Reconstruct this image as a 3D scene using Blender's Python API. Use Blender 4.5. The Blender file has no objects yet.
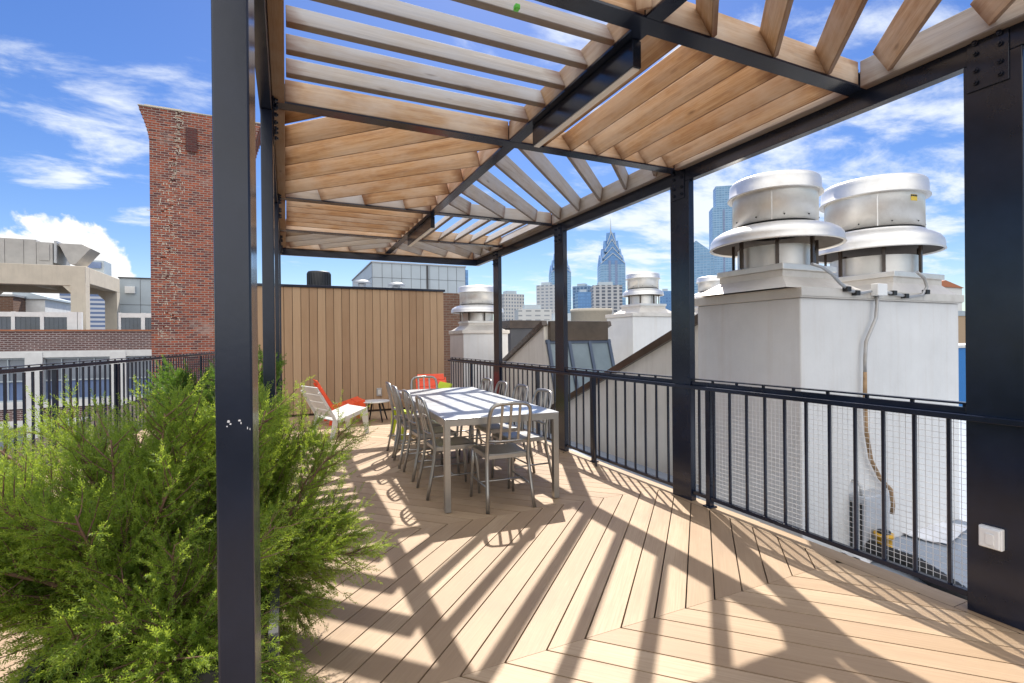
import bpy, math, random
from mathutils import Vector, Matrix
R = math.radians
rng = random.Random(7)
scene = bpy.context.scene
col = scene.collection

# ------------------------------------------------------------------ camera
F_PX, YAW, PITCH, ROLL, CAM_H = 497.38, R(24.384), R(-0.138), R(-0.56), 1.398
fw = Vector((math.sin(YAW)*math.cos(PITCH), math.cos(YAW)*math.cos(PITCH), math.sin(PITCH)))
rt0 = Vector((math.cos(YAW), -math.sin(YAW), 0)); up0 = rt0.cross(fw)
RT = rt0*math.cos(ROLL) + up0*math.sin(ROLL)
UP = -rt0*math.sin(ROLL) + up0*math.cos(ROLL)
CAM = Vector((0, 0, CAM_H))
cd = bpy.data.cameras.new('camera'); cam = bpy.data.objects.new('camera', cd); col.objects.link(cam)
cd.sensor_width = 36; cd.lens = F_PX/1024*36; cd.clip_end = 6000; cd.clip_start = 0.02
m = Matrix((RT, UP, -fw)).transposed().to_4x4(); m.translation = CAM
cam.matrix_world = m
scene.camera = cam

def at(px, py, d):
    """pixel of the photograph at distance d along the view axis -> world point"""
    return CAM + fw*d + RT*((px-512)/F_PX*d) + UP*((341.5-py)/F_PX*d)

# ------------------------------------------------------------------ mesh builder
class MB:
    def __init__(s): s.ex={};s.v=[]; s.f=[]; s.uv=[]; s.r=[]; s.sm=[]
    def face(s, pts, uvs=None, r=0.0, smooth=False):
        b=len(s.v); s.v += [Vector(p) for p in pts]
        s.f.append(list(range(b, b+len(pts))))
        s.uv.append(uvs if uvs else [(p[0], p[1]) for p in pts]); s.r.append(r); s.sm.append(smooth)
    def obox(s, c, ax, ay, az, hx, hy, hz, uv='long', r=None, faces=None):
        """box at c with unit axes and half sizes"""
        c=Vector(c); A=[Vector(ax).normalized(),Vector(ay).normalized(),Vector(az).normalized()]; H=[hx,hy,hz]
        if r is None: r=rng.random()
        L=max(range(3), key=lambda i:H[i])
        ou, ov = rng.random()*20, rng.random()*20
        def P(i,j,k): return c + A[0]*(i*hx)+A[1]*(j*hy)+A[2]*(k*hz)
        Q=[((-1,-1,-1),(-1,1,-1),(1,1,-1),(1,-1,-1)), ((-1,-1,1),(1,-1,1),(1,1,1),(-1,1,1)),
           ((-1,-1,-1),(1,-1,-1),(1,-1,1),(-1,-1,1)), ((1,-1,-1),(1,1,-1),(1,1,1),(1,-1,1)),
           ((1,1,-1),(-1,1,-1),(-1,1,1),(1,1,1)), ((-1,1,-1),(-1,-1,-1),(-1,-1,1),(-1,1,1))]
        for fi,q in enumerate(Q):
            if faces is not None and fi not in faces: continue
            pts=[P(*k) for k in q]
            if uv=='long':
                o=[i for i in range(3) if i!=L]
                uvs=[]
                for k in q:
                    # unwrapped across the two other axes so that edges do not repeat
                    a=k[L]*H[L]; b=k[o[0]]*H[o[0]]+k[o[1]]*H[o[1]]
                    uvs.append((a+ou,b+ov))
            else:
                uvs=[]
                n=(pts[1]-pts[0]).cross(pts[2]-pts[0])
                for p in pts:
                    if abs(n.z)>max(abs(n.x),abs(n.y)): uvs.append((p.x,p.y))
                    elif abs(n.x)>abs(n.y): uvs.append((p.y,p.z))
                    else: uvs.append((p.x,p.z))
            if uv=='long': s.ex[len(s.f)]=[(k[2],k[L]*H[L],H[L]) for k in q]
            s.face(pts,uvs,r)
    def box(s, lo, hi, uv='long', r=None, faces=None):
        lo=Vector(lo); hi=Vector(hi); c=(lo+hi)/2; h=(hi-lo)/2
        s.obox(c,(1,0,0),(0,1,0),(0,0,1),h.x,h.y,h.z,uv,r,faces)
    def bar(s, p, q, w, h, up=(0,0,1), r=None):
        """bar from p to q, w wide sideways, h along up"""
        p=Vector(p); q=Vector(q); d=(q-p); l=d.length; d.normalize(); up=Vector(up)
        sd=d.cross(up)
        if sd.length<1e-6: sd=d.cross(Vector((1,0,0)))
        sd.normalize(); u=sd.cross(d).normalized()
        s.obox((p+q)/2,d,sd,u,l/2,w/2,h/2,'long',r)
    def tube(s, pts, rad, n=8, caps=True, flat=1.0):
        pts=[Vector(p) for p in pts]
        rad=[rad]*len(pts) if not hasattr(rad,'__len__') else rad
        rings=[]; prev=None
        for i,p in enumerate(pts):
            t=(pts[min(i+1,len(pts)-1)]-pts[max(i-1,0)]).normalized()
            if prev is None:
                a=t.cross(Vector((0,0,1)))
                if a.length<.05: a=t.cross(Vector((0,1,0)))
                a.normalize()
            else:
                a=(prev-t*prev.dot(t))
                if a.length<1e-6: a=t.cross(Vector((0,0,1)))
                a.normalize()
            prev=a; b=t.cross(a)
            rings.append([p+a*(math.cos(2*math.pi*k/n)*rad[i])+b*(math.sin(2*math.pi*k/n)*rad[i]*flat) for k in range(n)])
        b0=len(s.v); rr=rng.random()
        for rg in rings: s.v+=rg
        for i in range(len(pts)-1):
            for k in range(n):
                k2=(k+1)%n
                s.f.append([b0+i*n+k,b0+i*n+k2,b0+(i+1)*n+k2,b0+(i+1)*n+k]); s.sm.append(True); s.r.append(rr)
                s.uv.append([(i*.1,k/n*.1),(i*.1,(k+1)/n*.1),(i*.1+.1,(k+1)/n*.1),(i*.1+.1,k/n*.1)])
        if caps:
            for i,rev in ((0,True),(len(pts)-1,False)):
                ids=[b0+i*n+k for k in range(n)]
                if rev: ids=ids[::-1]
                s.f.append(ids); s.sm.append(False); s.r.append(rr); s.uv.append([(0,0)]*n)
    def lathe(s, prof, c, n=40, smooth=True):
        """prof [(r,z)] outward-facing when listed from bottom to top"""
        c=Vector(c); b0=len(s.v); rr=rng.random()
        for (r,z) in prof:
            for k in range(n):
                a=2*math.pi*k/n; s.v.append(c+Vector((r*math.cos(a),r*math.sin(a),z)))
        for i in range(len(prof)-1):
            for k in range(n):
                k2=(k+1)%n
                s.f.append([b0+i*n+k,b0+i*n+k2,b0+(i+1)*n+k2,b0+(i+1)*n+k]); s.sm.append(smooth); s.r.append(rr)
                s.uv.append([(k/n*2,prof[i][1]),((k+1)/n*2,prof[i][1]),((k+1)/n*2,prof[i+1][1]),(k/n*2,prof[i+1][1])])
    def prism(s, poly, axis, a, b):
        """poly: 2D outline, extruded along axis x / y / z from a to b; outline is (y,z), (x,z) or (x,y)"""
        def P(p,t): return {'x':(t,p[0],p[1]),'y':(p[0],t,p[1]),'z':(p[0],p[1],t)}[axis]
        r=rng.random(); n=len(poly)
        s.face([P(p,a) for p in poly],[tuple(p) for p in poly],r); s.face([P(p,b) for p in poly][::-1],[tuple(p) for p in poly][::-1],r)
        acc=0
        for i in range(n):
            p,q=poly[i],poly[(i+1)%n]; l=math.hypot(q[0]-p[0],q[1]-p[1])
            s.face([P(p,a),P(p,b),P(q,b),P(q,a)],[(acc,a),(acc,b),(acc+l,b),(acc+l,a)],r); acc+=l
    def build(s, name, mat, parent=None, bevel=0, fix=True, label=None, weld=False):
        me=bpy.data.meshes.new(name)
        off=Vector((0,0,0))
        if parent is not None:
            pp=parent
            while pp is not None: off+=pp.location; pp=pp.parent
        me.from_pydata([tuple(v-off) for v in s.v],[],s.f)
        uvl=me.uv_layers.new(name='UVMap'); at_=me.attributes.new('rnd','FLOAT','FACE')
        flat=[]
        for u in s.uv:
            for a in u: flat += [a[0],a[1]]
        uvl.data.foreach_set('uv',flat); at_.data.foreach_set('value',s.r)
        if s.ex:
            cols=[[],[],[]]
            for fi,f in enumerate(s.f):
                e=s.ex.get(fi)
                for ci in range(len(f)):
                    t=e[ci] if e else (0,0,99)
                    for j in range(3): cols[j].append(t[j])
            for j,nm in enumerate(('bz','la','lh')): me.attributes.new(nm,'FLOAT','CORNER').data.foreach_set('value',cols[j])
        me.polygons.foreach_set('use_smooth',s.sm)
        if fix:
            import bmesh
            bm=bmesh.new(); bm.from_mesh(me)
            bmesh.ops.remove_doubles(bm, verts=bm.verts, dist=1e-5)
            bmesh.ops.recalc_face_normals(bm, faces=bm.faces); bm.to_mesh(me); bm.free()
        me.materials.append(mat)
        o=bpy.data.objects.new(name,me); col.objects.link(o)
        if parent is not None: o.parent=parent
        if bevel:
            md=o.modifiers.new('bevel','BEVEL'); md.width=bevel; md.segments=2; md.limit_method='ANGLE'; md.angle_limit=R(40)
            md.harden_normals=False
        if label: o['label']=label
        return o

def empty(name, loc=(0,0,0), label=None, cat=None, group=None):
    o=bpy.data.objects.new(name,None); o.empty_display_size=.1; o.location=loc; col.objects.link(o)
    tag(o,label,cat,group); return o
def tag(o,label=None,cat=None,group=None,kind=None):
    if label:o['label']=label
    if cat:o['category']=cat
    if group:o['group']=group
    if kind:o['kind']=kind
    return o
def copy_tree(o, parent=None):
    c=o.copy(); col.objects.link(c)
    if parent is not None:
        c.parent=parent; c.matrix_parent_inverse=o.matrix_parent_inverse.copy()
    for ch in list(o.children): copy_tree(ch,c)
    return c

# ------------------------------------------------------------------ materials
class NT:
    def __init__(s,name):
        s.m=bpy.data.materials.new(name); s.m.use_nodes=True; s.t=s.m.node_tree; s.n=s.t.nodes; s.l=s.t.links
        s.b=s.n['Principled BSDF']; s.out=s.n['Material Output']
    def add(s,t,**k):
        x=s.n.new(t)
        for a,b in k.items():
            if a.startswith('i_'):
                x.inputs[a[2:].replace('_',' ')].default_value=b
            else: setattr(x,a,b)
        return x
    def ln(s,a,b): s.l.new(a,b)
    def math(s,op,a,b=None,c=None):
        x=s.n.new('ShaderNodeMath'); x.operation=op
        for i,v in enumerate((a,b,c)):
            if v is None: continue
            if isinstance(v,(int,float)): x.inputs[i].default_value=v
            else: s.ln(v,x.inputs[i])
        return x.outputs[0]
    def ramp(s,fac,stops):
        x=s.n.new('ShaderNodeValToRGB'); e=x.color_ramp.elements
        while len(e)<len(stops): e.new(.5)
        for i,(p,c) in enumerate(stops):
            e[i].position=p; e[i].color=(c if len(c)==4 else (*c,1))
        s.ln(fac,x.inputs[0]); return x.outputs[0]
    def mix(s,fac,a,b,bt='MIX'):
        x=s.n.new('ShaderNodeMix'); x.data_type='RGBA'; x.blend_type=bt
        for i,v in ((0,fac),(6,a),(7,b)):
            if isinstance(v,(int,float)): x.inputs[i].default_value=v
            elif isinstance(v,tuple): x.inputs[i].default_value=(*v,1) if len(v)==3 else v
            else: s.ln(v,x.inputs[i])
        return x.outputs[2]
    def coords(s,kind='Object',scale=(1,1,1),rot=(0,0,0)):
        t=s.n.new('ShaderNodeTexCoord'); mp=s.n.new('ShaderNodeMapping'); s.ln(t.outputs[kind],mp.inputs[0])
        mp.inputs['Scale'].default_value=scale; mp.inputs['Rotation'].default_value=rot; return mp.outputs[0]
    def noise(s,vec,scale,detail=4,rough=.55,dist=0.0):
        x=s.n.new('ShaderNodeTexNoise'); x.inputs['Scale'].default_value=scale; x.inputs['Detail'].default_value=detail
        x.inputs['Roughness'].default_value=rough; x.inputs['Distortion'].default_value=dist; s.ln(vec,x.inputs['Vector']); return x.outputs[0]
    def bump(s,h,strength=.3,dist=.01):
        x=s.n.new('ShaderNodeBump'); x.inputs['Strength'].default_value=strength; x.inputs['Distance'].default_value=dist
        s.ln(h,x.inputs['Height']); s.ln(x.outputs[0],s.b.inputs['Normal'])
    def attr(s,n='rnd'):
        x=s.n.new('ShaderNodeAttribute'); x.attribute_name=n; return x.outputs['Fac']
    def objrand(s):
        return s.n.new('ShaderNodeObjectInfo').outputs['Random']
    def set(s,color=None,rough=None,metal=None,spec=None):
        for k,v in (('Base Color',color),('Roughness',rough),('Metallic',metal),('Specular IOR Level',spec)):
            if v is None: continue
            if isinstance(v,(int,float)): s.b.inputs[k].default_value=v
            elif isinstance(v,tuple): s.b.inputs[k].default_value=(*v,1)
            else: s.ln(v,s.b.inputs[k])
        return s.m

def simple(name,c,rough=.5,metal=0.0,var=.15,scale=6.0,bump=.0,bscale=60,spec=None,coord='Object'):
    t=NT(name); v=t.coords(coord); n=t.noise(v,scale,5)
    lo=tuple(x*(1-var) for x in c); hi=tuple(min(1,x*(1+var)) for x in c)
    t.set(t.ramp(n,[(.3,lo),(.7,hi)]),None,metal,spec)
    n2=t.noise(v,scale*3,4)
    t.ln(t.math('ADD',t.math('MULTIPLY',n2,.2),rough-.1),t.b.inputs['Roughness'])
    if bump: t.bump(t.noise(v,bscale,3),bump,.004)
    return t.m

def wood(name,dark,mid,light,grey,greyamt,gs=1.0,rough=.7,knots=True,edges=True):
    t=NT(name); uv=t.coords('UV')
    def uvs(a,b):
        mp=t.add('ShaderNodeMapping'); mp.inputs['Scale'].default_value=(a,b,1); t.ln(uv,mp.inputs[0]); return mp.outputs[0]
    rnd=t.math('FRACT',t.math('ADD',t.math('MULTIPLY',t.objrand(),7.3),t.attr()))
    big=t.noise(uvs(1.1*gs,24*gs),1,5,.65,1.2)
    fine=t.noise(uvs(7*gs,190*gs),1,4,.65,.4)
    g=t.math('ADD',t.math('MULTIPLY',big,.65),t.math('MULTIPLY',fine,.35))
    c=t.ramp(g,[(.32,dark),(.5,mid),(.66,light)])
    c=t.mix(t.math('MULTIPLY',t.math('MAXIMUM',t.math('SUBTRACT',rnd,.25),0),.75),c,(mid[0]*.6,mid[1]*.5,mid[2]*.42))
    patch=t.noise(uvs(1.7,3.5),1,4,.65)
    pm=t.ramp(patch,[(.40,(0,0,0)),(.68,(1,1,1))])
    c=t.mix(t.math('MULTIPLY',pm,greyamt),c,grey)
    if knots:
        vo=t.add('ShaderNodeTexVoronoi'); vo.inputs['Scale'].default_value=1; t.ln(uvs(2.3,8),vo.inputs['Vector'])
        km=t.ramp(vo.outputs['Distance'],[(.03,(1,1,1)),(.11,(0,0,0))])
        c=t.mix(t.math('MULTIPLY',km,.55),c,(dark[0]*.35,dark[1]*.3,dark[2]*.3))
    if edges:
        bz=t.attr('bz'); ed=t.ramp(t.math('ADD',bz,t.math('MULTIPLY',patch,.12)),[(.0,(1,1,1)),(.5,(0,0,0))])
        ed=t.math('LESS_THAN',t.math('ADD',bz,t.math('MULTIPLY',fine,.12)),-.84)  # shadow-gap line between slats, painted dark along each bottom edge
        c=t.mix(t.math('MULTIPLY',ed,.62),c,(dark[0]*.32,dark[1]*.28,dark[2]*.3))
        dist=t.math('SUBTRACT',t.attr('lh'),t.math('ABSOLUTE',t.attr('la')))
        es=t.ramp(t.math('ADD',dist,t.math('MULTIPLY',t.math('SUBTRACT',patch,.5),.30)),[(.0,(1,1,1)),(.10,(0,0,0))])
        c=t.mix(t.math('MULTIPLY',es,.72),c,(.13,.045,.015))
    t.set(c,rough); t.bump(fine,.3,.003)
    return t.m

def brick(name,c1,c2,mortar,bw=.215,bh=.075,ms=.011,rot90=False,stain=.35,light=None):
    t=NT(name); uv=t.coords('UV')
    b=t.add('ShaderNodeTexBrick'); b.inputs['Scale'].default_value=1; b.inputs['Brick Width'].default_value=bw; b.inputs['Row Height'].default_value=bh
    b.inputs['Mortar Size'].default_value=ms; b.inputs['Mortar Smooth'].default_value=.2; b.inputs['Bias'].default_value=-.1
    b.inputs['Color1'].default_value=(*c1,1); b.inputs['Color2'].default_value=(*c2,1); b.inputs['Mortar'].default_value=(*mortar,1)
    wob=t.noise(uv,9,2); mv=t.add('ShaderNodeVectorMath',operation='ADD')
    sc=t.add('ShaderNodeVectorMath',operation='SCALE'); sc.inputs['Scale'].default_value=.012
    w=t.n.new('ShaderNodeTexNoise'); w.inputs['Scale'].default_value=11; t.ln(uv,w.inputs['Vector'])
    t.ln(w.outputs['Color'],sc.inputs[0]); t.ln(uv,mv.inputs[0]); t.ln(sc.outputs[0],mv.inputs[1]); t.ln(mv.outputs[0],b.inputs['Vector'])
    n=t.noise(uv,.8,5,.65); n2=t.noise(uv,14,3)
    c=t.mix(t.ramp(n,[(.35,(0,0,0)),(.75,(stain,)*3)]),b.outputs['Color'],(.05,.025,.025))
    c=t.mix(t.ramp(n2,[(.55,(0,0,0)),(.75,(.5,)*3)]),c,(min(1,c2[0]*1.3),c2[1]*1.2,c2[2]*1.2))
    if light:
        n3=t.noise(uv,.9,6,.7); c=t.mix(t.ramp(n3,[(.56,(0,0,0)),(.64,(.5,)*3)]),c,light)
    t.set(c,.85); t.bump(t.math('SUBTRACT',1.0,b.outputs['Fac']),.6,.01)
    return t.m

def facade(name,wall,glass,w,h,fx,fz,gr=.15,metal=.0,tint=None,gvar=.5):
    """storeys and windows of a far tower, in metres on the UVs"""
    t=NT(name); tc=t.add('ShaderNodeTexCoord'); sp=t.add('ShaderNodeSeparateXYZ'); t.ln(tc.outputs['UV'],sp.inputs[0])
    u=t.math('DIVIDE',sp.outputs[0],w); v=t.math('DIVIDE',sp.outputs[1],h)
    fu=t.math('FRACT',u); fv=t.math('FRACT',v)
    mk=t.math('MULTIPLY',t.math('LESS_THAN',fu,fx),t.math('LESS_THAN',fv,fz))
    cb=t.add('ShaderNodeCombineXYZ'); t.ln(t.math('FLOOR',u),cb.inputs[0]); t.ln(t.math('FLOOR',v),cb.inputs[1])
    wn=t.add('ShaderNodeTexWhiteNoise',noise_dimensions='2D'); t.ln(cb.outputs[0],wn.inputs['Vector'])
    n=t.noise(tc.outputs['UV'],.05,4)
    g=t.mix(t.math('MULTIPLY',wn.outputs['Value'],gvar),glass,tint or tuple(x*.5 for x in glass))
    wl=t.mix(t.ramp(n,[(.35,(0,0,0)),(.65,(.35,)*3)]),wall,tuple(x*.75 for x in wall))
    t.set(t.mix(mk,wl,g)); t.ln(t.math('MULTIPLY_ADD',mk,gr-.75,.75),t.b.inputs['Roughness'])
    t.ln(t.math('MULTIPLY',mk,metal),t.b.inputs['Metallic'])
    return t.m

M={}
def steel(name,c):
    t=NT(name); v=t.coords('Object'); n=t.noise(v,3,5,.6); f=t.noise(v,90,2)
    t.set(t.ramp(n,[(.3,tuple(x*.7 for x in c)),(.7,tuple(x*1.35 for x in c))]),None,0,.5)
    t.ln(t.math('ADD',t.math('MULTIPLY',t.noise(v,7,5,.7),.22),.10),t.b.inputs['Roughness'])
    t.bump(f,.06,.002); return t.m
M['steel']=steel('dark_painted_steel',(.009,.014,.030))
M['brownsteel']=steel('brown_steel',(.060,.042,.032))
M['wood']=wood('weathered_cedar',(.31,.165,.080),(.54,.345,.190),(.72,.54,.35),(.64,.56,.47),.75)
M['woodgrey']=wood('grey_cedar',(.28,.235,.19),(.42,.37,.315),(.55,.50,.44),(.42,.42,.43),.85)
M['plank']=wood('composite_plank',(.37,.245,.145),(.42,.285,.17),(.46,.315,.19),(.43,.295,.18),.3,rough=.6,knots=False,edges=False)
def deckmat():
    t=NT('composite_deck'); uv=t.coords('UV')
    def uvs(a,b):
        mp=t.add('ShaderNodeMapping'); mp.inputs['Scale'].default_value=(a,b,1); t.ln(uv,mp.inputs[0]); return mp.outputs[0]
    g=t.noise(uvs(3,110),1,4,.6,.2); b=t.noise(uvs(.8,6),1,4,.6); w=t.coords('Object')
    gg=t.math('ADD',t.math('MULTIPLY',g,.5),t.math('MULTIPLY',b,.5))
    c=t.ramp(gg,[(.36,(.33,.225,.135)),(.5,(.41,.292,.182)),(.64,(.485,.36,.235))])
    c=t.mix(t.math('MULTIPLY',t.attr(),.72),c,(.29,.19,.110))
    st=t.noise(w,1.3,6,.65)
    c=t.mix(t.ramp(st,[(.50,(0,0,0)),(.72,(.55,)*3)]),c,(.27,.185,.12))
    sc=t.noise(uvs(9,40),1,5,.7); c=t.mix(t.ramp(sc,[(.62,(0,0,0)),(.72,(.22,)*3)]),c,(.52,.40,.28))
    t.set(c,None); t.ln(t.math('ADD',t.math('MULTIPLY',b,.25),.42),t.b.inputs['Roughness']); t.bump(g,.25,.002)
    return t.m
M['deck']=deckmat()
M['under']=simple('deck_underlay',(.045,.03,.02),.9)
def alu(name,c,rough=.38,metal=.85,aniso=False,dirt=.0):
    t=NT(name); v=t.coords('Object'); n=t.noise(v,4,5,.6); s=t.noise(t.coords('Object',(1,1,14)),6,4,.6)
    cc=t.ramp(n,[(.3,tuple(x*.86 for x in c)),(.7,c)])
    if dirt: 
        d=t.noise(v,2.1,6,.7); cc=t.mix(t.ramp(d,[(.5,(0,0,0)),(.75,(dirt,)*3)]),cc,(.33,.27,.2))
    t.set(cc,None,metal); t.ln(t.math('ADD',t.math('MULTIPLY',s,.25),rough-.12),t.b.inputs['Roughness']); t.bump(s,.05,.003)
    return t.m
M['alu']=alu('brushed_aluminium',(.40,.39,.37),.34,.9)
M['tabletop']=alu('satin_table_metal',(.50,.515,.53),.32,.6)
M['fan']=alu('spun_aluminium',(.80,.785,.75),.40,.58,dirt=.35)
M['hood_shade']=simple('dark_hood_shade',(.06,.045,.035),.7)  # shade under the fan hoods, put into a dark brown colour
M['galv']=alu('galvanised_metal',(.45,.46,.47),.5,.6,dirt=.4)
def stucco(name,c,stain=(.45,.36,.27),amt=.35,b=.35):
    t=NT(name); v=t.coords('Object'); n=t.noise(v,1.6,6,.65); dr=t.noise(t.coords('Object',(6,6,.35)),1.7,6,.72)
    cc=t.ramp(n,[(.3,tuple(x*.86 for x in c)),(.7,c)])
    cc=t.mix(t.ramp(dr,[(.50,(0,0,0)),(.78,(amt,)*3)]),cc,stain)
    t.set(cc,.85); t.bump(t.noise(v,38,5,.7),b,.006); return t.m
M['stucco']=stucco('white_coated_stucco',(.70,.70,.69),amt=.22)
M['stucco2']=stucco('grey_beige_stucco',(.66,.62,.55),(.35,.29,.22),.5)
M['concrete']=stucco('cast_concrete',(.62,.55,.44),(.34,.30,.25),.3,.2)
M['membrane']=stucco('roof_membrane',(.31,.35,.41),(.25,.25,.26),.5,.2)
M['whitetarp']=simple('white_sheet',(.74,.75,.78),.5,0,.12,5,.3,12)
M['capmetal']=alu('painted_flashing',(.70,.66,.60),.5,.25,dirt=.5)
M['brick']=brick('old_red_brick',(.42,.095,.038),(.085,.026,.03),(.40,.33,.28),light=(.42,.32,.27))
M['brick2']=brick('dark_brick',(.15,.06,.05),(.09,.04,.04),(.42,.36,.34),bw=.30,bh=.10,ms=.022)
M['brick3']=brick('brown_brick',(.20,.10,.06),(.14,.07,.045),(.22,.17,.13),.4,.13,.02)
M['coping']=simple('clay_coping',(.42,.16,.08),.8)
M['paintwhite']=simple('white_paint',(.72,.72,.70),.55,0,.08,3)
M['panel']=simple('grey_metal_panel',(.42,.48,.52),.45,.15,.06,1)
M['hvac']=simple('beige_duct_metal',(.42,.40,.37),.5,.2,.1,2)
M['glassdark']=simple('dark_window_glass',(.03,.045,.07),.1,0,.3,1,spec=.8)
M['greyglass']=simple('reflective_grey_glass',(.22,.25,.29),.08,0,.3,.6,spec=.8)  # pale sky reflection put into the base colour of the panes
M['glassblue']=simple('blue_window_glass',(.13,.19,.34),.12,0,.25,.8,spec=.8)
M['skyglass']=simple('dusty_skylight_glass',(.14,.18,.20),.2,0,.15,2,spec=.6)
M['blueframe']=simple('blue_grey_frame',(.05,.07,.11),.4,0,.1,3)
M['black']=simple('black_plastic',(.012,.012,.013),.5)
M['blackrib']=simple('black_rubber',(.016,.016,.017),.65)
M['yellow']=simple('yellow_plastic',(.65,.36,.02),.5)
M['white']=simple('white_plastic',(.78,.78,.77),.35,0,.03)
M['chairwhite']=simple('pale_grey_plastic',(.62,.61,.58),.45,0,.05)
M['orange']=simple('orange_plastic',(.80,.085,.025),.42,0,.06)
M['lime']=simple('lime_plastic',(.42,.52,.03),.42,0,.06)
M['planter']=simple('charcoal_planter',(.035,.036,.04),.55,0,.2,5,.2,80)
M['soil']=simple('dark_soil',(.03,.02,.014),.95,0,.4,30,.6,40)
M['bark']=simple('juniper_bark',(.16,.09,.06),.85,0,.35,25,.5,60)
M['conduit']=alu('grey_conduit',(.52,.52,.52),.5,.5,dirt=.8)
M['rustconduit']=simple('rusty_conduit',(.34,.22,.12),.7,.2,.5,9)
M['greycase']=simple('grey_plastic',(.40,.42,.45),.5,0,.1)
M['wire']=simple('galvanised_wire',(.72,.72,.72),.45,.3,.05)
M['diffuser']=simple('frosted_diffuser',(.72,.70,.66),.5,0,.03)
M['bluetarp']=simple('blue_painted_wall',(.03,.20,.55),.5,0,.1)
M['tan']=simple('tan_wall',(.45,.32,.2),.8,0,.1)
M['asphalt']=simple('asphalt',(.05,.05,.052),.9,0,.25,2,.2,40)
M['darkroof']=simple('dark_grey_roof',(.07,.07,.075),.75,0,.2,1)
M['chip']=simple('bare_primer',(.70,.70,.72),.6)
M['greentape']=simple('green_tape',(.10,.55,.06),.5)
M['ylabel']=simple('yellow_label',(.70,.50,.06),.5,0,.05)
def foliage(name,a,b,tip):
    t=NT(name); v=t.coords('Object'); n=t.noise(v,5,4,.6)
    c=t.mix(t.attr(),t.ramp(n,[(.3,a),(.7,b)]),tip)
    t.set(c,.5,0,.35)
    tr=t.add('ShaderNodeBsdfTranslucent'); t.ln(t.mix(.5,c,(tip[0]*2.6,tip[1]*2.5,tip[2]*1.2)),tr.inputs['Color'])
    mx=t.add('ShaderNodeMixShader'); mx.inputs[0].default_value=.5
    t.ln(t.b.outputs[0],mx.inputs[1]); t.ln(tr.outputs[0],mx.inputs[2]); t.ln(mx.outputs[0],t.out.inputs['Surface'])
    return t.m
M['juniper']=foliage('juniper_foliage',(.075,.150,.026),(.12,.205,.035),(.27,.345,.055))
M['juniper2']=foliage('dark_juniper_foliage',(.035,.085,.018),(.055,.115,.022),(.10,.18,.03))

# ------------------------------------------------------------------ world, sun
SUN_AZ, SUN_EL = R(25.0), R(53.5)
w=bpy.data.worlds.new('World'); scene.world=w; w.use_nodes=True
nt=w.node_tree; nn=nt.nodes; nl=nt.links
bg=nn['Background']; bg.inputs['Strength'].default_value=.105
sky=nn.new('ShaderNodeTexSky'); sky.sky_type='NISHITA'; sky.sun_disc=False; sky.sun_elevation=SUN_EL; sky.sun_rotation=SUN_AZ
sky.air_density=1.0; sky.dust_density=0.3; sky.ozone_density=3.0; sky.altitude=0
def wm(op,a,b=None,c=None,clamp=False):
    x=nn.new('ShaderNodeMath'); x.operation=op; x.use_clamp=clamp
    for i,v in enumerate((a,b,c)):
        if v is None: continue
        if isinstance(v,(int,float)): x.inputs[i].default_value=v
        else: nl.new(v,x.inputs[i])
    return x.outputs[0]
tc=nn.new('ShaderNodeTexCoord'); sx=nn.new('ShaderNodeSeparateXYZ'); nl.new(tc.outputs['Generated'],sx.inputs[0])
AZ=wm('ARCTAN2',sx.outputs[0],sx.outputs[1]); EL=wm('ARCSINE',sx.outputs[2])
inv=wm('DIVIDE',1.0,wm('ADD',wm('MAXIMUM',sx.outputs[2],.0),.12))
cb=nn.new('ShaderNodeCombineXYZ'); nl.new(wm('MULTIPLY',sx.outputs[0],inv),cb.inputs[0]); nl.new(wm('MULTIPLY',sx.outputs[1],inv),cb.inputs[1])
def wnoise(vec,scale,detail,rough,dist=0,sc=(1,1,1),loc=(0,0,0)):
    mp=nn.new('ShaderNodeMapping'); mp.inputs['Scale'].default_value=sc; mp.inputs['Location'].default_value=loc; nl.new(vec,mp.inputs[0])
    x=nn.new('ShaderNodeTexNoise'); x.inputs['Scale'].default_value=scale; x.inputs['Detail'].default_value=detail; x.inputs['Roughness'].default_value=rough
    x.inputs['Distortion'].default_value=dist; nl.new(mp.outputs[0],x.inputs['Vector']); return x.outputs[0]
def blob(px,py,rx,ry,amp):
    """a patch of the sky where clouds gather: direction given through the photo's pixel, radii in degrees"""
    d=(at(px,py,1.0)-CAM).normalized(); a0=math.atan2(d.x,d.y); e0=math.asin(d.z)
    a=wm('DIVIDE',wm('SUBTRACT',AZ,a0),R(rx)); e=wm('DIVIDE',wm('SUBTRACT',EL,e0),R(ry))
    q=wm('ADD',wm('MULTIPLY',a,a),wm('MULTIPLY',e,e))
    return wm('MULTIPLY',wm('POWER',2.718,wm('MULTIPLY',q,-1.0)),amp)
wisp=wnoise(cb.outputs[0],2.3,10,.62,.25,(1.0,1.45,1),(3.1,1.7,0))
bias=None
for bl in [(90,88,14,2.6,.15),(110,145,6,3.2,.20),(40,172,6,1.3,.14),(135,215,3,1.2,.1),(900,110,12,6,.12),(640,255,13,9,.21),(590,30,9,8,.18),(900,230,14,9,.20),
           (840,20,10,6,.14),(700,210,8,5,.12),(520,310,12,3,.10),(745,150,8,3,.1)]:
    b_=blob(*bl); bias=b_ if bias is None else wm('ADD',bias,b_)
dens=wm('ADD',wisp,bias)
mr=nn.new('ShaderNodeMapRange'); mr.interpolation_type='SMOOTHSTEP'; mr.inputs['From Min'].default_value=.60; mr.inputs['From Max'].default_value=.86
nl.new(dens,mr.inputs['Value']); mr.inputs['To Max'].default_value=.92
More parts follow.
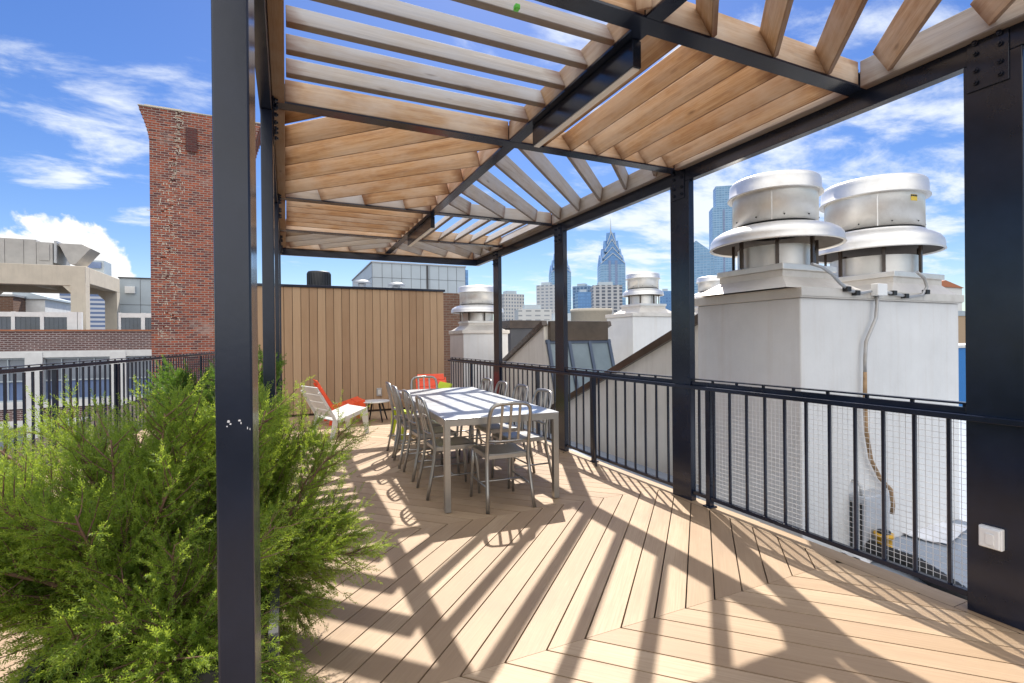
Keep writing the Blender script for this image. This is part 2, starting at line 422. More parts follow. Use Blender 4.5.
# the heaped cloud low in the left
puff=wnoise(tc.outputs['Generated'],21,8,.58,.2)
cu=wm('ADD',wm('MULTIPLY',wm('SUBTRACT',puff,.5),1.0),wm('ADD',blob(25,292,5.6,6.0,1.0),blob(86,296,3.6,6.2,.95)))
mr2=nn.new('ShaderNodeMapRange'); mr2.interpolation_type='SMOOTHSTEP'; mr2.inputs['From Min'].default_value=.52; mr2.inputs['From Max'].default_value=.66
nl.new(cu,mr2.inputs['Value'])
hs=nn.new('ShaderNodeHueSaturation'); hs.inputs['Hue'].default_value=.514; hs.inputs['Saturation'].default_value=1.27; hs.inputs['Value'].default_value=.88;  nl.new(sky.outputs[0],hs.inputs['Color'])
def wmix(f,a,b):
    x=nn.new('ShaderNodeMix'); x.data_type='RGBA'; nl.new(f,x.inputs[0])
    for i,v in ((6,a),(7,b)):
        if isinstance(v,tuple): x.inputs[i].default_value=(*v,1)
        else: nl.new(v,x.inputs[i])
    return x.outputs[2]
c1=wmix(mr.outputs[0],hs.outputs[0],(6.2,6.6,7.1)); c2=wmix(mr2.outputs[0],c1,(7.4,7.4,7.4))
rear=wm('MULTIPLY',wm('ADD',wm('MULTIPLY',sx.outputs[0],-math.sin(YAW)),wm('MULTIPLY',sx.outputs[1],-math.cos(YAW))),1.0)
mr3=nn.new('ShaderNodeMapRange'); mr3.interpolation_type='SMOOTHSTEP'; mr3.inputs['From Min'].default_value=.50; mr3.inputs['From Max'].default_value=.62
nl.new(wm('ADD',wm('ADD',wm('MULTIPLY',rear,.45),wm('MULTIPLY',wm('SUBTRACT',sx.outputs[2],.30),.55)),wm('MULTIPLY',wisp,.6)),mr3.inputs['Value'])
c2=wmix(mr3.outputs[0],c2,(11.5,11.5,11.7))  # unseen bright cloud bank behind the camera, added to fill shaded faces
nl.new(c2,bg.inputs['Color'])
sd=bpy.data.lights.new('sun','SUN'); sd.energy=5.0; sd.angle=R(.55); sd.color=(1,.94,.85)
so=bpy.data.objects.new('sun',sd); col.objects.link(so)
sv=Vector((math.sin(SUN_AZ)*math.cos(SUN_EL),math.cos(SUN_AZ)*math.cos(SUN_EL),math.sin(SUN_EL)))
so.rotation_euler=sv.to_track_quat('Z','Y').to_euler(); so.location=(0,0,30)
vs=scene.view_settings; vs.view_transform='Standard'; vs.look='None'; vs.exposure=0.62; vs.gamma=1; vs.use_curve_mapping=False
scene.cycles.max_bounces=8; scene.cycles.diffuse_bounces=5; scene.cycles.glossy_bounces=4; scene.cycles.transparent_max_bounces=8
scene.cycles.use_denoising=True; scene.cycles.sample_clamp_indirect=8

# ------------------------------------------------------------------ ground and our building
g=MB(); g.box((-2500,-800,-14.3),(3000,3500,-14),uv='wall'); tag(g.build('ground',M['asphalt']),kind='structure')
bd=empty('terrace_building',(5,8,-14),'low brick building carrying the wooden roof deck and the pale lower roof','building')
b=MB(); b.box((-3.6,-3,-14),(16,19,-.62),uv='wall'); b.build('wall',M['brick3'],bd)
b=MB(); b.box((3.25,-3,-.62),(16.05,19.05,-.55),uv='wall'); b.build('roof',M['membrane'],bd)
# ------------------------------------------------------------------ deck
PB=.2043; YA=1.98; PITCHY=1.686
LX0,LY0,LX1,LY1=-2.5,6.36,-1.68,14.4
def leftx(y): return LX0+(y-LY0)*(LX1-LX0)/(LY1-LY0)
def clip(poly,n,c):
    out=[]
    for i in range(len(poly)):
        p,q=poly[i],poly[(i+1)%len(poly)]; dp=p[0]*n[0]+p[1]*n[1]-c; dq=q[0]*n[0]+q[1]*n[1]-c
        if dp<=0: out.append(p)
        if (dp<0<dq) or (dq<0<dp):
            t=dp/(dp-dq); out.append((p[0]+(q[0]-p[0])*t,p[1]+(q[1]-p[1])*t))
    return out
dk=MB(); XR_IN=3.118; XR_OUT=3.262; YD0,YD1=-2.2,17.0
a=Vector((LX1-LX0,LY1-LY0)); nrm=(-a.y,a.x); cl=nrm[0]*LX0+nrm[1]*LY0
rb=random.Random(3)
def add_board(poly,dirv):
    poly=clip(poly,(1,0),XR_IN); poly=clip(poly,(0,1),YD1) if poly else poly
    poly=clip(poly,(0,-1),-YD0) if poly else poly
    poly=clip(poly,nrm,cl) if poly else poly
    if len(poly)<3: return
    ar=abs(sum(poly[i][0]*poly[(i+1)%len(poly)][1]-poly[(i+1)%len(poly)][0]*poly[i][1] for i in range(len(poly))))/2
    if ar<.0008: return
    r=rb.random(); ou,ov=rb.random()*30,rb.random()*30; sd_=(-dirv[1],dirv[0])
    uv=lambda p:(p[0]*dirv[0]+p[1]*dirv[1]+ou,p[0]*sd_[0]+p[1]*sd_[1]+ov)
    cx=sum(p[0] for p in poly)/len(poly); cy=sum(p[1] for p in poly)/len(poly)
    top=[(p[0],p[1],0) for p in poly]
    dk.face(top,[uv(p) for p in poly],r)
    for i in range(len(poly)):
        p,q=poly[i],poly[(i+1)%len(poly)]
        dk.face([(p[0],p[1],0),(p[0],p[1],-.025),(q[0],q[1],-.025),(q[0],q[1],0)],[uv(p),uv(p),uv(q),uv(q)],r)
s2=1/math.sqrt(2); gap=.0112
for k in range(-3,10):
    y0=YA+PITCHY*k; y1=y0+PITCHY; up=(k%2==0)
    # even zones run (1,1) from the mitre at y0; odd ones run (-1,1)
    for n in range(-40,40):
        xa=.856+n*PB; xb=xa+PB-gap
        sh=PITCHY if up else 0; sh0=0 if up else PITCHY
        e=.0012
        add_board([(xa+sh0,y0+e),(xb+sh0,y0+e),(xb+sh,y1-e),(xa+sh,y1-e)],(s2,s2) if up else (-s2,s2))
# border board along the right edge
y=YD0
while y<YD1:
    y2=min(y+3.6,YD1); r=rb.random(); ou=rb.random()*9
    x0,x1=XR_IN+.004,XR_OUT
    dk.face([(x0,y,0),(x1,y,0),(x1,y2-.003,0),(x0,y2-.003,0)],[(y+ou,0),(y+ou,.14),(y2+ou,.14),(y2+ou,0)],r)
    dk.face([(x1,y,0),(x1,y,-.14),(x1,y2-.003,-.14),(x1,y2-.003,0)],[(y+ou,0),(y+ou,.14),(y2+ou,.14),(y2+ou,0)],r)
    y=y2
tag(dk.build('deck',M['deck']),kind='structure')
u=MB(); u.box((-3.5,YD0,-.3),(XR_OUT-.01,YD1,-.026),uv='wall'); tag(u.build('deck_base',M['under']),kind='structure')

# ------------------------------------------------------------------ pergola
pg=empty('pergola',(1.55,4.5,0),'large dark steel pergola with tilted cedar louvres over the deck','pergola')
XL0,XL1=-.126,-.062      # left posts
XR0,XR1=3.155,3.215      # right posts
ZB,ZT=2.757,2.87
YPOST=[1.358,3.486,5.616,7.70]; PD=.225
Tn=[-1.6,.2,1.87,3.41,5.61,7.21]; YF=8.52; XM=1.56; Y00=-1.6
def post(x0,x1,yf,side):
    p=MB(); p.box((x0,yf-PD,0),(x1,yf,ZB+.005 if side>0 else ZB+.005)); o=p.build('post',M['steel'],pg,bevel=.004)
    pl=MB(); xi=x0-.008 if side>0 else x1+.0005
    yc=yf-PD*.36
    pl.box((xi,yf-PD*.80,ZB-.135),(xi+.0075,yf-PD*.08,ZB+.135)); pl.build('gusset_plate',M['steel'],o,bevel=.002)
    for dy in (.19,.68):
        for dz in (-.095,-.035,.05,.10):
            bt=MB(); yb=yf-PD*(.08+.72*dy/.85); xs=xi if side>0 else xi+.0075; dr=-1 if side>0 else 1
            pts=[(xs,yb,ZB+dz),(xs+dr*.013,yb,ZB+dz)]
            bt.tube(pts,.0135,6); bt.tube([(xs+dr*.013,yb,ZB+dz),(xs+dr*.022,yb,ZB+dz)],.0075,8)
            bt.build('bolt',M['steel'],o)
    return o
rposts=[post(XR0,XR1,y,1) for y in YPOST]
lposts=[post(XL0,XL1,y-.03,-1) for y in YPOST]
chip=MB()
for (px,py,wd,h) in ((228.5,421.5,.007,.006),(230.5,424,.005,.004),(227,426.5,.004,.003),(239.5,420.5,.007,.004),(241,423,.003,.005),(247.5,428,.0025,.006),(250,429,.002,.005)):
    yv=YPOST[0]-.03-PD-.0006; d=(at(px,py,1)-CAM); t=yv/d.y; p=CAM+d*t; wd*=.36; h*=.48
    chip.face([(p.x-wd,yv,p.z-h*.6),(p.x+wd*.6,yv,p.z-h),(p.x+wd,yv,p.z+h*.4),(p.x+wd*.1,yv,p.z+h),(p.x-wd*.7,yv,p.z+h*.7)])
chip.build('paint_chip',M['chip'],lposts[0],fix=False)
# perimeter beams
for (x0,x1) in ((XL0-.004,XL1-.004),(XR0+.001,XR1+.006)):
    bm_=MB(); bm_.box((x0,Y00,ZB+.006),(x1,YF+.05,ZB+.235)); bm_.build('side_beam',M['steel'],pg,bevel=.003)
bm_=MB(); bm_.box((XL1-.003,YF,ZB+.006),(XR0,YF+.049,ZB+.235)); bm_.build('end_beam',M['steel'],pg,bevel=.003)
WZ0,WZ1=ZT+.012,ZT+.152
# cedar linings along side beams and end beam
segs=[(Tn[i],Tn[i+1]) for i in range(len(Tn)-1)]+[(Tn[-1],YF)]
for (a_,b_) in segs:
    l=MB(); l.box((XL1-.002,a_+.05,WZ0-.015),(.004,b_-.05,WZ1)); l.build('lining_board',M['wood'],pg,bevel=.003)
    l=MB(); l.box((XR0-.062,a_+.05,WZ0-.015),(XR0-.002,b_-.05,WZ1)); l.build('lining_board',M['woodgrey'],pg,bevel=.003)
l=MB(); l.box((.006,YF-.04,WZ0-.015),(XR0-.064,YF-.002,WZ1)); l.build('lining_board',M['wood'],pg,bevel=.003)
# cross tees: steel flange and web with a cedar board each side
for i,ty in enumerate(Tn):
    f=MB(); f.box((XL1-.001,ty-.05,ZT),(XR0,ty+.05,ZT+.011)); f.box((XL1-.009,ty-.005,ZT+.011),(XR0,ty+.005,ZT+.14))
    f.build('cross_beam',M['steel'],pg)
    for sgn in (-1,1):
        for (xa,xb) in ((.006,XM-.045),(XM+.045,XR0-.064)):
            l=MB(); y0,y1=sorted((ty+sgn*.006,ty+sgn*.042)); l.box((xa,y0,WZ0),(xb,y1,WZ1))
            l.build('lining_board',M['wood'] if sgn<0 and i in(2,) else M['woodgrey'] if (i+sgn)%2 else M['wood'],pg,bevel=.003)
# middle tee, bay by bay
for (a_,b_) in segs:
    e=.051; f=MB(); f.box((XM-.045,a_+e,ZT+.0015),(XM+.045,b_-e,ZT+.0125)); f.box((XM-.005,a_+.006,ZT+.0125),(XM+.005,b_-.006,ZT+.135)); f.build('ridge_beam',M['steel'],pg)
    for sgn in (-1,1):
        x0,x1=sorted((XM+sgn*.006,XM+sgn*.042)); l=MB(); l.box((x0,a_+.043,WZ0+.002),(x1,b_-.043,WZ1)); l.build('lining_board',M['wood'] if sgn<0 else M['woodgrey'],pg,bevel=.003)
# louvres: (left panel, right panel) per bay: direction, lean of the top
PIT=.243; SW,ST=.143,.030
def clipseg(p,d,lo,hi):
    t0,t1=-99,99
    for i in range(2):
        if abs(d[i])<1e-9:
            if not lo[i]<p[i]<hi[i]: return None
            continue
        a_,b_=(lo[i]-p[i])/d[i],(hi[i]-p[i])/d[i]
        if a_>b_: a_,b_=b_,a_
        t0=max(t0,a_); t1=min(t1,b_)
    return (t0,t1) if t1-t0>.06 else None
def panel(x0,x1,y0,y1,d,lean,mat,tilt=31,ph=.5):
    TILT=R(tilt); PIT=.243 if 0 in d else .31
    d=Vector((d[0],d[1])).normalized(); n=Vector((-d.y,d.x))
    if n.dot(Vector(lean))<0: n=-n
    cs=[Vector((x,y)).dot(n) for x in(x0,x1) for y in (y0,y1)]
    k=math.floor(min(cs)/PIT)-1
    while True:
        q=(k+ph)*PIT; k+=1
        if q>max(cs): break
        if q<min(cs): continue
        sg=clipseg(n*q,d,(x0,y0),(x1,y1))
        if not sg: continue
        p0=n*q+d*(sg[0]+.0); p1=n*q+d*sg[1]
        up=Vector((n.x*math.sin(TILT),n.y*math.sin(TILT),math.cos(TILT)))
        zb=WZ0+.004; c=Vector(((p0.x+p1.x)/2,(p0.y+p1.y)/2,zb))+up*(SW/2)
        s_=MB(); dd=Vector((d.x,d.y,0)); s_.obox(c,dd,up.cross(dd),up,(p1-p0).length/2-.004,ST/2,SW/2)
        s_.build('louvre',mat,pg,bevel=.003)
W,G=M['wood'],M['woodgrey']
LX=(.008,XM-.044); RX=(XM+.044,XR0-.066)
bays=[(a_+.044,b_-.044) for a_,b_ in segs]; bays[-1]=(bays[-1][0],YF-.042)
spec=[(((1,0),(0,1),G),((0,1),(-1,0),W)),
      (((1,-1),(-1,-1),W),((1,1),(-1,1),W,31,.73)),
      (((1,0),(0,1),G),((0,1),(-1,0),W,40)),
      (((1,-1),(-1,-1),W),((1,1),(1,-1),G,9,.82)),
      (((1,0),(0,-1),W),((0,1),(1,0),G)),
      (((1,-1),(-1,-1),G),((1,1),(1,-1),G))]
for (y0,y1),(sl,sr) in zip(bays,spec):
    if y1<.3: continue
    panel(LX[0],LX[1],y0,y1-(.10 if 1.8<y0<2.0 else 0),*sl); panel(RX[0],RX[1],y0,y1,*sr)
p=CAM+(at(516,4,1)-CAM)*((WZ0+.03-CAM_H)/(at(516,4,1)-CAM).z)
tp=MB(); tp.box((p.x-.012,p.y-.022,WZ0-.002),(p.x+.012,p.y+.006,WZ0+.02)); tp.build('tape',M['greentape'],pg,bevel=.004)
# slim linear lights hung under the ridge
for i,(a_,b_) in enumerate(((1.97,3.06),(5.72,6.95))):
    t=empty('linear_light',(XM+.03,(a_+b_)/2,ZT),('long dark linear light hung under the ridge nearest the camera','short looking dark linear light under the ridge farther down the pergola')[i],'light','linear lights under the pergola')
    h=MB(); h.box((XM-.002,a_,ZT-.135),(XM+.048,b_,ZT-.003)); h.build('housing',M['steel'],t,bevel=.002)
    h=MB(); h.box((XM+.003,a_+.01,ZT-.143),(XM+.043,b_-.01,ZT-.136)); h.build('diffuser',M['diffuser'],t)
# outlet cover on the near right post
d=at(993,537,1)-CAM; tt=XR0/d.x; p=CAM+d*tt
ob=empty('outlet_cover',(XR0,p.y,p.z),'white weatherproof outlet cover on the near right steel post','outlet')
o_=MB(); o_.box((XR0-.030,p.y-.045,p.z-.052),(XR0-.001,p.y+.045,p.z+.052)); o_.build('back_box',M['white'],ob,bevel=.004)
o_=MB(); o_.box((XR0-.042,p.y-.040,p.z-.047),(XR0-.0305,p.y+.040,p.z+.047)); o_.build('cover',M['white'],ob,bevel=.005)
o_=MB(); o_.box((XR0-.047,p.y-.020,p.z-.030),(XR0-.0425,p.y+.012,p.z+.024)); o_.build('latch',M['white'],ob,bevel=.002)

# ------------------------------------------------------------------ railings
def railing(P,Q,zt,zb,step,posts,label,thick=.016,matname='steel',meshspan=None,x_off=0,skips=()):
    P=Vector((*P,0)); Q=Vector((*Q,0)); L=(Q-P).length; d=(Q-P)/L
    t=empty('railing',P,label,'railing','deck railings')
    r=MB(); r.bar(P+Vector((0,0,zt-.045)),Q+Vector((0,0,zt-.045)),.034,.042); r.build('rail',M['steel'],t,bevel=.003)
    r=MB(); r.bar(P+Vector((0,0,zt-.004)),Q+Vector((0,0,zt-.004)),.040,.010); r.build('top_rail',M['steel'],t,bevel=.002)
    k=0
    while k*step*1.5<L:
        r=MB(); c=P+d*(k*step*1.5+.01)+Vector((0,0,zt-.0165)); r.obox(c,d,d.cross(Vector((0,0,1))),(0,0,1),.008,.008,.0070); k+=1; r.build('spacer',M['steel'],t)
    r=MB(); r.bar(P+Vector((0,0,zb)),Q+Vector((0,0,zb)),.030,.030); r.build('bottom_rail',M['steel'],t,bevel=.002)
    s_=step/2
    while s_<L:
        if not any(abs(s_-q)<.045 for q in posts):
            c=P+d*s_; r=MB(); r.bar(c+Vector((0,0,zb+.016)),c+Vector((0,0,zt-.074)),thick,thick,up=d); r.build('baluster',M['steel'],t)
        s_+=step
    for q in posts:
        c=P+d*q; r=MB(); r.bar(c+Vector((0,0,.0)),c+Vector((0,0,zt-.074)),.045,.045,up=d); r.bar(c+Vector((0,0,.0)),c+Vector((0,0,.012)),.08,.08,up=d)
        r.build('rail_post',M['steel'],t,bevel=.002)
    return t,P,d
RX0=3.185
rail_r=None
def rx(px,py=None): # Y on the right railing's plane seen at column px
    r=(px-512)/F_PX; c,s=math.cos(YAW),math.sin(YAW); return RX0*(c-s*r)/(s+c*r)
yend=10.19
spans=[(YPOST[0],YPOST[1]-PD),(YPOST[1],YPOST[2]-PD),(YPOST[2],YPOST[3]-PD),(YPOST[3],yend)]
labs=['black railing panel with white wire mesh between the two nearest right posts','black railing panel with open balusters beside the table\'s near end',
      'black railing panel behind the chairs between third and fourth right posts','farthest black railing panel running from the last right post to the wood wall']
for i,(a_,b_) in enumerate(spans):
    po=[[1.72],[1.30],[.55],[1.2]][i]
    t,P,d=railing((RX0,a_+.004),(RX0,b_-.004),1.055,.075,.159,po,labs[i])
    if i==1:
        c=Vector((RX0,a_+1.36,0)); r=MB(); r.bar(Vector((RX0-.03,a_+1.30,.98)),Vector((RX0-.10,a_+1.12,.0)),.03,.012,up=(1,0,0)); r.build('brace',M['steel'],t)
    if i==2:
        r=MB(); r.bar(Vector((RX0-.03,a_+.55,.98)),Vector((RX0-.10,a_+.38,.0)),.03,.012,up=(1,0,0)); r.build('brace',M['steel'],t)
    if i==0:
        ms=MB(); L=b_-a_; xx=RX0+.022; sp=.032 if i==0 else .05; wv=.0011 if i==0 else .0009
        n=int(L/sp)
        for k in range(n+1):
            y=a_+.01+k*sp; ms.obox((xx,y,.53),(1,0,0),(0,1,0),(0,0,1),wv,wv,.45)
        for k in range(int(.90/sp)+1):
            z=.08+k*sp; ms.obox((xx+.002,(a_+b_)/2,z),(1,0,0),(0,1,0),(0,0,1),wv,L/2-.01,wv)
        ms.build('wire_mesh',M['wire'],t,fix=False)
# black handrail tying the panels across the posts
hr=empty('handrail',(XR0-.05,YPOST[0],0),'slim black handrail running across the inner faces of the right posts','handrail')
r=MB(); r.bar(Vector((XR0-.03,.98,.985)),Vector((XR0-.03,yend,.985)),.026,.030); r.build('rail',M['steel'],hr,bevel=.003)
for y in YPOST:
    r=MB(); r.bar(Vector((XR0-.018,y-PD/2,.985)),Vector((XR0-.001,y-PD/2,.985)),.03,.03); r.build('bracket',M['steel'],hr)
dl=Vector((LX1-LX0,LY1-LY0)).normalized()
PL=Vector((LX0,LY0))-dl*3.2; QL=Vector((LX0,LY0))+dl*10.4
lposts_s=[3.2+q for q in (-1.4,.95,2.55,4.6,7.0,9.4)]
railing(PL,QL,1.19,.06,.152,lposts_s,'long black railing on the far left edge behind the junipers',thick=.02)

# ------------------------------------------------------------------ wood wall and what stands on it
ww=empty('wood_wall',(1.3,10.2,0),'tan wall of vertical composite planks with a black cap at the end of the deck','wall')
WXL,WXR,WY,WZ=-.48,3.04,10.2,2.44
core=MB(); core.box((WXL,WY+.02,0),(WXR,WY+.12,WZ),uv='wall'); core.build('backing',M['under'],ww)
x=WXL; pk=MB(); pw=(WXR-WXL)/24
for i in range(24):
    pk.obox((x+pw/2,WY+.008,WZ/2+.02),(1,0,0),(0,1,0),(0,0,1),pw/2-.004,.011,WZ/2-.022); x+=pw
pk.build('planks',M['plank'],ww,bevel=.002)
cp=MB(); cp.box((WXL-.02,WY-.03,WZ),(WXR+.03,WY+.16,WZ+.045)); cp.build('cap',M['steel'],ww,bevel=.003)
bl=empty('wall_outlet',(1.55,WY-.003,.42),'small grey outlet box low on the tan plank wall','outlet')
d=at(379,392,1)-CAM; p=CAM+d*((WY-.003)/d.y)
o_=MB(); o_.box((p.x-.05,WY-.04,p.z-.08),(p.x+.05,WY-.0035,p.z+.08)); o_.build('back_box',M['galv'],bl,bevel=.005)
o_=MB(); o_.box((p.x-.03,WY-.052,p.z-.05),(p.x+.03,WY-.0405,p.z+.05)); o_.build('cover',M['chairwhite'],bl,bevel=.004)
bh=empty('stair_bulkhead',(1.3,12,0),'low roofed bulkhead behind the tan plank wall','bulkhead')
o_=MB(); o_.box((WXL+.05,WY+.18,-.05),(WXR-.05,13.6,2.40),uv='wall'); o_.build('wall',M['brick3'],bh)
o_=MB(); o_.box((WXL,WY+.17,2.40),(WXR,13.65,2.45),uv='wall'); o_.build('roof',M['membrane'],bh)
def on_z(px,py,z):
    d=at(px,py,1)-CAM; return CAM+d*((z-CAM_H)/d.z)
for nm,px,py,rad,dep,lab in (('vent_cap',362,283,.19,11.3,'low grey mushroom vent cap left above the plank wall'),('vent_cap',396.5,285.5,.19,11.3,'low grey mushroom vent cap right above the plank wall')):
    p=at(px,py,dep); t=empty(nm,(p.x,p.y,2.45),lab,'vent','vent caps above the plank wall')
    o_=MB(); o_.lathe([(.09,0),(.09,p.z-2.45-.02)],(p.x,p.y,2.45),20); o_.build('pipe',M['galv'],t)
    o_=MB(); o_.lathe([(.0,-.005),(rad,-.02),(rad,.015),(rad*.7,.055),(.02,.075),(0,.076)],(p.x,p.y,p.z),28); o_.build('hood',M['galv'],t)
p=at(319,279,12.2); t=empty('roof_vent',(p.x,p.y,2.45),'round black ribbed roof vent above the plank wall','vent')
o_=MB(); zt_=at(319,272,12.2).z; o_.lathe([(.20,0),(.20,.1),(.27,.12),(.27,zt_-2.45-.03),(.25,zt_-2.45),(0,zt_-2.45)],(p.x,p.y,2.45),32); o_.build('drum',M['black'],t)
o_=MB()
for k in range(24):
    a_=2*math.pi*k/24; o_.obox((p.x+.272*math.cos(a_),p.y+.272*math.sin(a_),2.45+(zt_-2.45)/2+.04),(math.cos(a_),math.sin(a_),0),(-math.sin(a_),math.cos(a_),0),(0,0,1),.008,.012,(zt_-2.45)/2-.09)
o_.build('rib',M['black'],t)

# ------------------------------------------------------------------ dining table and chairs
TROT=R(-3.0); TC=Vector((1.735,5.16,0)); TL,TW,TH=2.62,1.03,.765
tb=empty('dining_table',(0,0,0),'long brushed metal dining table striped with louvre shadows','table')
o_=MB(); o_.box((-TW/2,-TL/2,TH-.012),(TW/2,TL/2,TH)); o_.build('tabletop',M['tabletop'],tb,bevel=.003)
o_=MB(); e=.05
o_.box((-TW/2+e,-TL/2+.001,TH-.062),(TW/2-e,-TL/2+.04,TH-.013)); o_.box((-TW/2+e,TL/2-.04,TH-.062),(TW/2-e,TL/2-.001,TH-.013))
o_.box((-TW/2+.001,-TL/2+e,TH-.062),(-TW/2+.04,TL/2-e,TH-.013)); o_.box((TW/2-.04,-TL/2+e,TH-.062),(TW/2-.001,TL/2-e,TH-.013))
o_.build('apron',M['alu'],tb)
for sx_ in (-1,1):
    for sy_ in (-1,1):
        o_=MB(); x0=sx_*(TW/2-.026); y0=sy_*(TL/2-.026); o_.box((x0-.025,y0-.025,.006),(x0+.025,y0+.025,TH-.0125)); lg=o_.build('leg',M['alu'],tb,bevel=.003)
        o_=MB(); o_.lathe([(.012,0),(.016,.003),(.012,.006)],(x0,y0,0),10); o_.build('foot',M['black'],lg)
tb.location=TC; tb.rotation_euler.z=TROT

def make_chair():
    t=empty('dining_chair',(0,0,0))
    # contoured seat
    s_=MB(); n=10; grid=[]
    for i in range(n+1):
        row=[]
        for j in range(n+1):
            v=j/n; uu=i/n*2-1; hw=.178+.022*v; x=uu*hw; yy=-.185+.395*v
            z=.458-.014*(1-uu*uu)*(1-abs(2*v-.9)**2*.6)+.006*v-(.02*max(0,(v-.85)/.15)**2)
            if abs(uu)==1: z-=.006
            row.append((x,yy,z))
        grid.append(row)
    for i in range(n):
        for j in range(n):
            q=[grid[i][j],grid[i+1][j],grid[i+1][j+1],grid[i][j+1]]; s_.face(q,None,.3,True); s_.face([(a[0],a[1],a[2]-.02) for a in q][::-1],None,.3,True)
    edge=[grid[i][0] for i in range(n+1)]+[grid[n][j] for j in range(1,n+1)]+[grid[i][n] for i in range(n-1,-1,-1)]+[grid[0][j] for j in range(n-1,0,-1)]
    for i in range(len(edge)):
        a_,b_=edge[i],edge[(i+1)%len(edge)]; s_.face([a_,b_,(b_[0],b_[1],b_[2]-.02),(a_[0],a_[1],a_[2]-.02)][::-1],None,.3)
    s_.build('seat',M['alu'],t)
    # hoop back running down into the rear legs
    pts=[(-.205,-.275,.0),(-.197,-.245,.15),(-.188,-.212,.32),(-.184,-.20,.44),(-.183,-.212,.56),(-.183,-.24,.68),(-.180,-.268,.79),(-.168,-.283,.845),(-.140,-.290,.872),(-.09,-.297,.882),(0,-.302,.885)]
    full=pts+[(-a[0],a[1],a[2]) for a in pts[-2::-1]]
    h=MB(); h.tube(full,.0165,8,flat=.8); h.build('back_frame',M['alu'],t)
    lo=MB(); lo.tube([(-.183,-.217,.572),(-.09,-.231,.566),(0,-.236,.565),(.09,-.231,.566),(.183,-.217,.572)],.010,8); lo.build('crossbar',M['alu'],t)
    for x in (-.078,0,.078):
        sl=MB(); a=Vector((x,-.232,.566)); bq=Vector((x,-.296,.880)); mid=(a+bq)/2+Vector((0,-.004,0))
        sl.bar(a,mid,.022,.007,up=(0,1,.2)); sl.bar(mid,bq,.022,.007,up=(0,1,.2)); sl.build('back_slat',M['alu'],t)
    for sg in (-1,1):
        lg=MB(); lg.tube([(sg*.186,.172,.445),(sg*.190,.188,.30),(sg*.197,.20,.15),(sg*.204,.207,.0)],[.016,.0145,.013,.012],8); lg.build('leg',M['alu'],t)
        st=MB(); st.tube([(sg*.190,-.238,.19),(sg*.194,.196,.19)],.008,8); st.build('stretcher',M['alu'],t)
        ap=MB(); ap.bar((sg*.180,-.19,.432),(sg*.184,.165,.432),.012,.030); ap.build('seat_rail',M['alu'],t)
    st=MB(); st.tube([(-.192,-.03,.19),(.192,-.03,.19)],.008,8); st.build('stretcher',M['alu'],t)
    ap=MB(); ap.bar((-.172,.178,.432),(.172,.178,.432),.012,.030); ap.build('seat_rail',M['alu'],t)
    ap=MB(); ap.bar((-.172,-.192,.432),(.172,-.192,.432),.012,.030); ap.build('seat_rail',M['alu'],t)
    return t
ch0=make_chair()
def tloc(x,y):
    c,s=math.cos(TROT),math.sin(TROT); return TC+Vector((x*c-y*s,x*s+y*c,0))
places=[(1.685,4.00,0.0,'grey metal chair with its back to the camera at the table\'s near end'),
 (1.395,4.49,-90,'nearest grey metal chair on the table\'s plant side'),
 (1.405,5.13,-88,'second grey metal chair from the near end on the plant side'),
 (1.40,5.68,-92,'third grey metal chair from the near end on the plant side'),
 (1.43,6.24,-90,'farthest grey metal chair on the table\'s plant side, half hidden by the others'),
 (2.10,4.49,92,'nearest grey metal chair on the table\'s railing side'),
 (2.12,5.06,90,'second grey metal chair from the near end on the railing side'),
 (2.11,5.60,88,'third grey metal chair from the near end on the railing side'),
 (2.13,6.15,91,'farthest grey metal chair on the table\'s railing side'),
 (1.78,6.76,180,'grey metal chair facing the camera at the table\'s far end')]
for i,(x,y,a,lab) in enumerate(places):
    o=ch0 if i==0 else copy_tree(ch0)
    o.location=(x,y,0); o.rotation_euler.z=R(a)+(TROT if i in (0,9) else TROT*.5); tag(o,lab,'chair','metal chairs around the dining table')

# ------------------------------------------------------------------ lounge chairs, side table
def make_lounge():
    t=empty('lounge_chair',(0,0,0))      # faces +X
    W_=.28
    s_=MB()
    for k in range(4):
        x=.215-.128*k; s_.obox((x,0,.372-.036*k),(1,0,.28),(0,1,0),(-.28,0,1),.062,W_-.01,.009)
    s_.build('seat',M['chairwhite'],t,bevel=.003)
    b_=MB(); dv=Vector((-.50,0,.866))
    for k in range(4):
        c=Vector((-.215,0,.285))+dv*(.07+.135*k); b_.obox(c,dv,(0,1,0),(.866,0,.5),.064,W_-.01-.012*max(0,k-2),.009)
    b_.build('backrest',M['chairwhite'],t,bevel=.004)
    for sg in (-1,1):
        f=MB(); y0,y1=sorted((sg*(W_-.008),sg*(W_+.016)))
        f.prism([(.255,0),(.315,0),(.285,.405),(.215,.385),(-.205,.255),(-.455,.69),(-.485,.675),(-.262,.275),(-.31,0),(-.25,0),(-.195,.20),(.19,.315)],'y',y0,y1)
        f.build('side_frame',M['chairwhite'],t,bevel=.003)
    return t
lc=make_lounge()
def recolor(o,m):
    for c in o.children: 
        c.data=c.data.copy(); c.data.materials[0]=m
l1=lc; l1.location=(.74,8.0,0); l1.rotation_euler.z=R(22); tag(l1,'pale grey plastic lounge chair facing the small round table','lounge chair','plastic lounge chairs')
l2=copy_tree(lc); recolor(l2,M['orange']); l2.location=(.92,9.15,0); l2.rotation_euler.z=R(4); tag(l2,'orange plastic lounge chair behind the pale grey one','lounge chair','plastic lounge chairs')
l3=copy_tree(lc); recolor(l3,M['orange']); l3.location=(2.52,9.05,0); l3.rotation_euler.z=R(-95); tag(l3,'orange plastic lounge chair facing the table\'s far end by the plank wall','lounge chair','plastic lounge chairs')
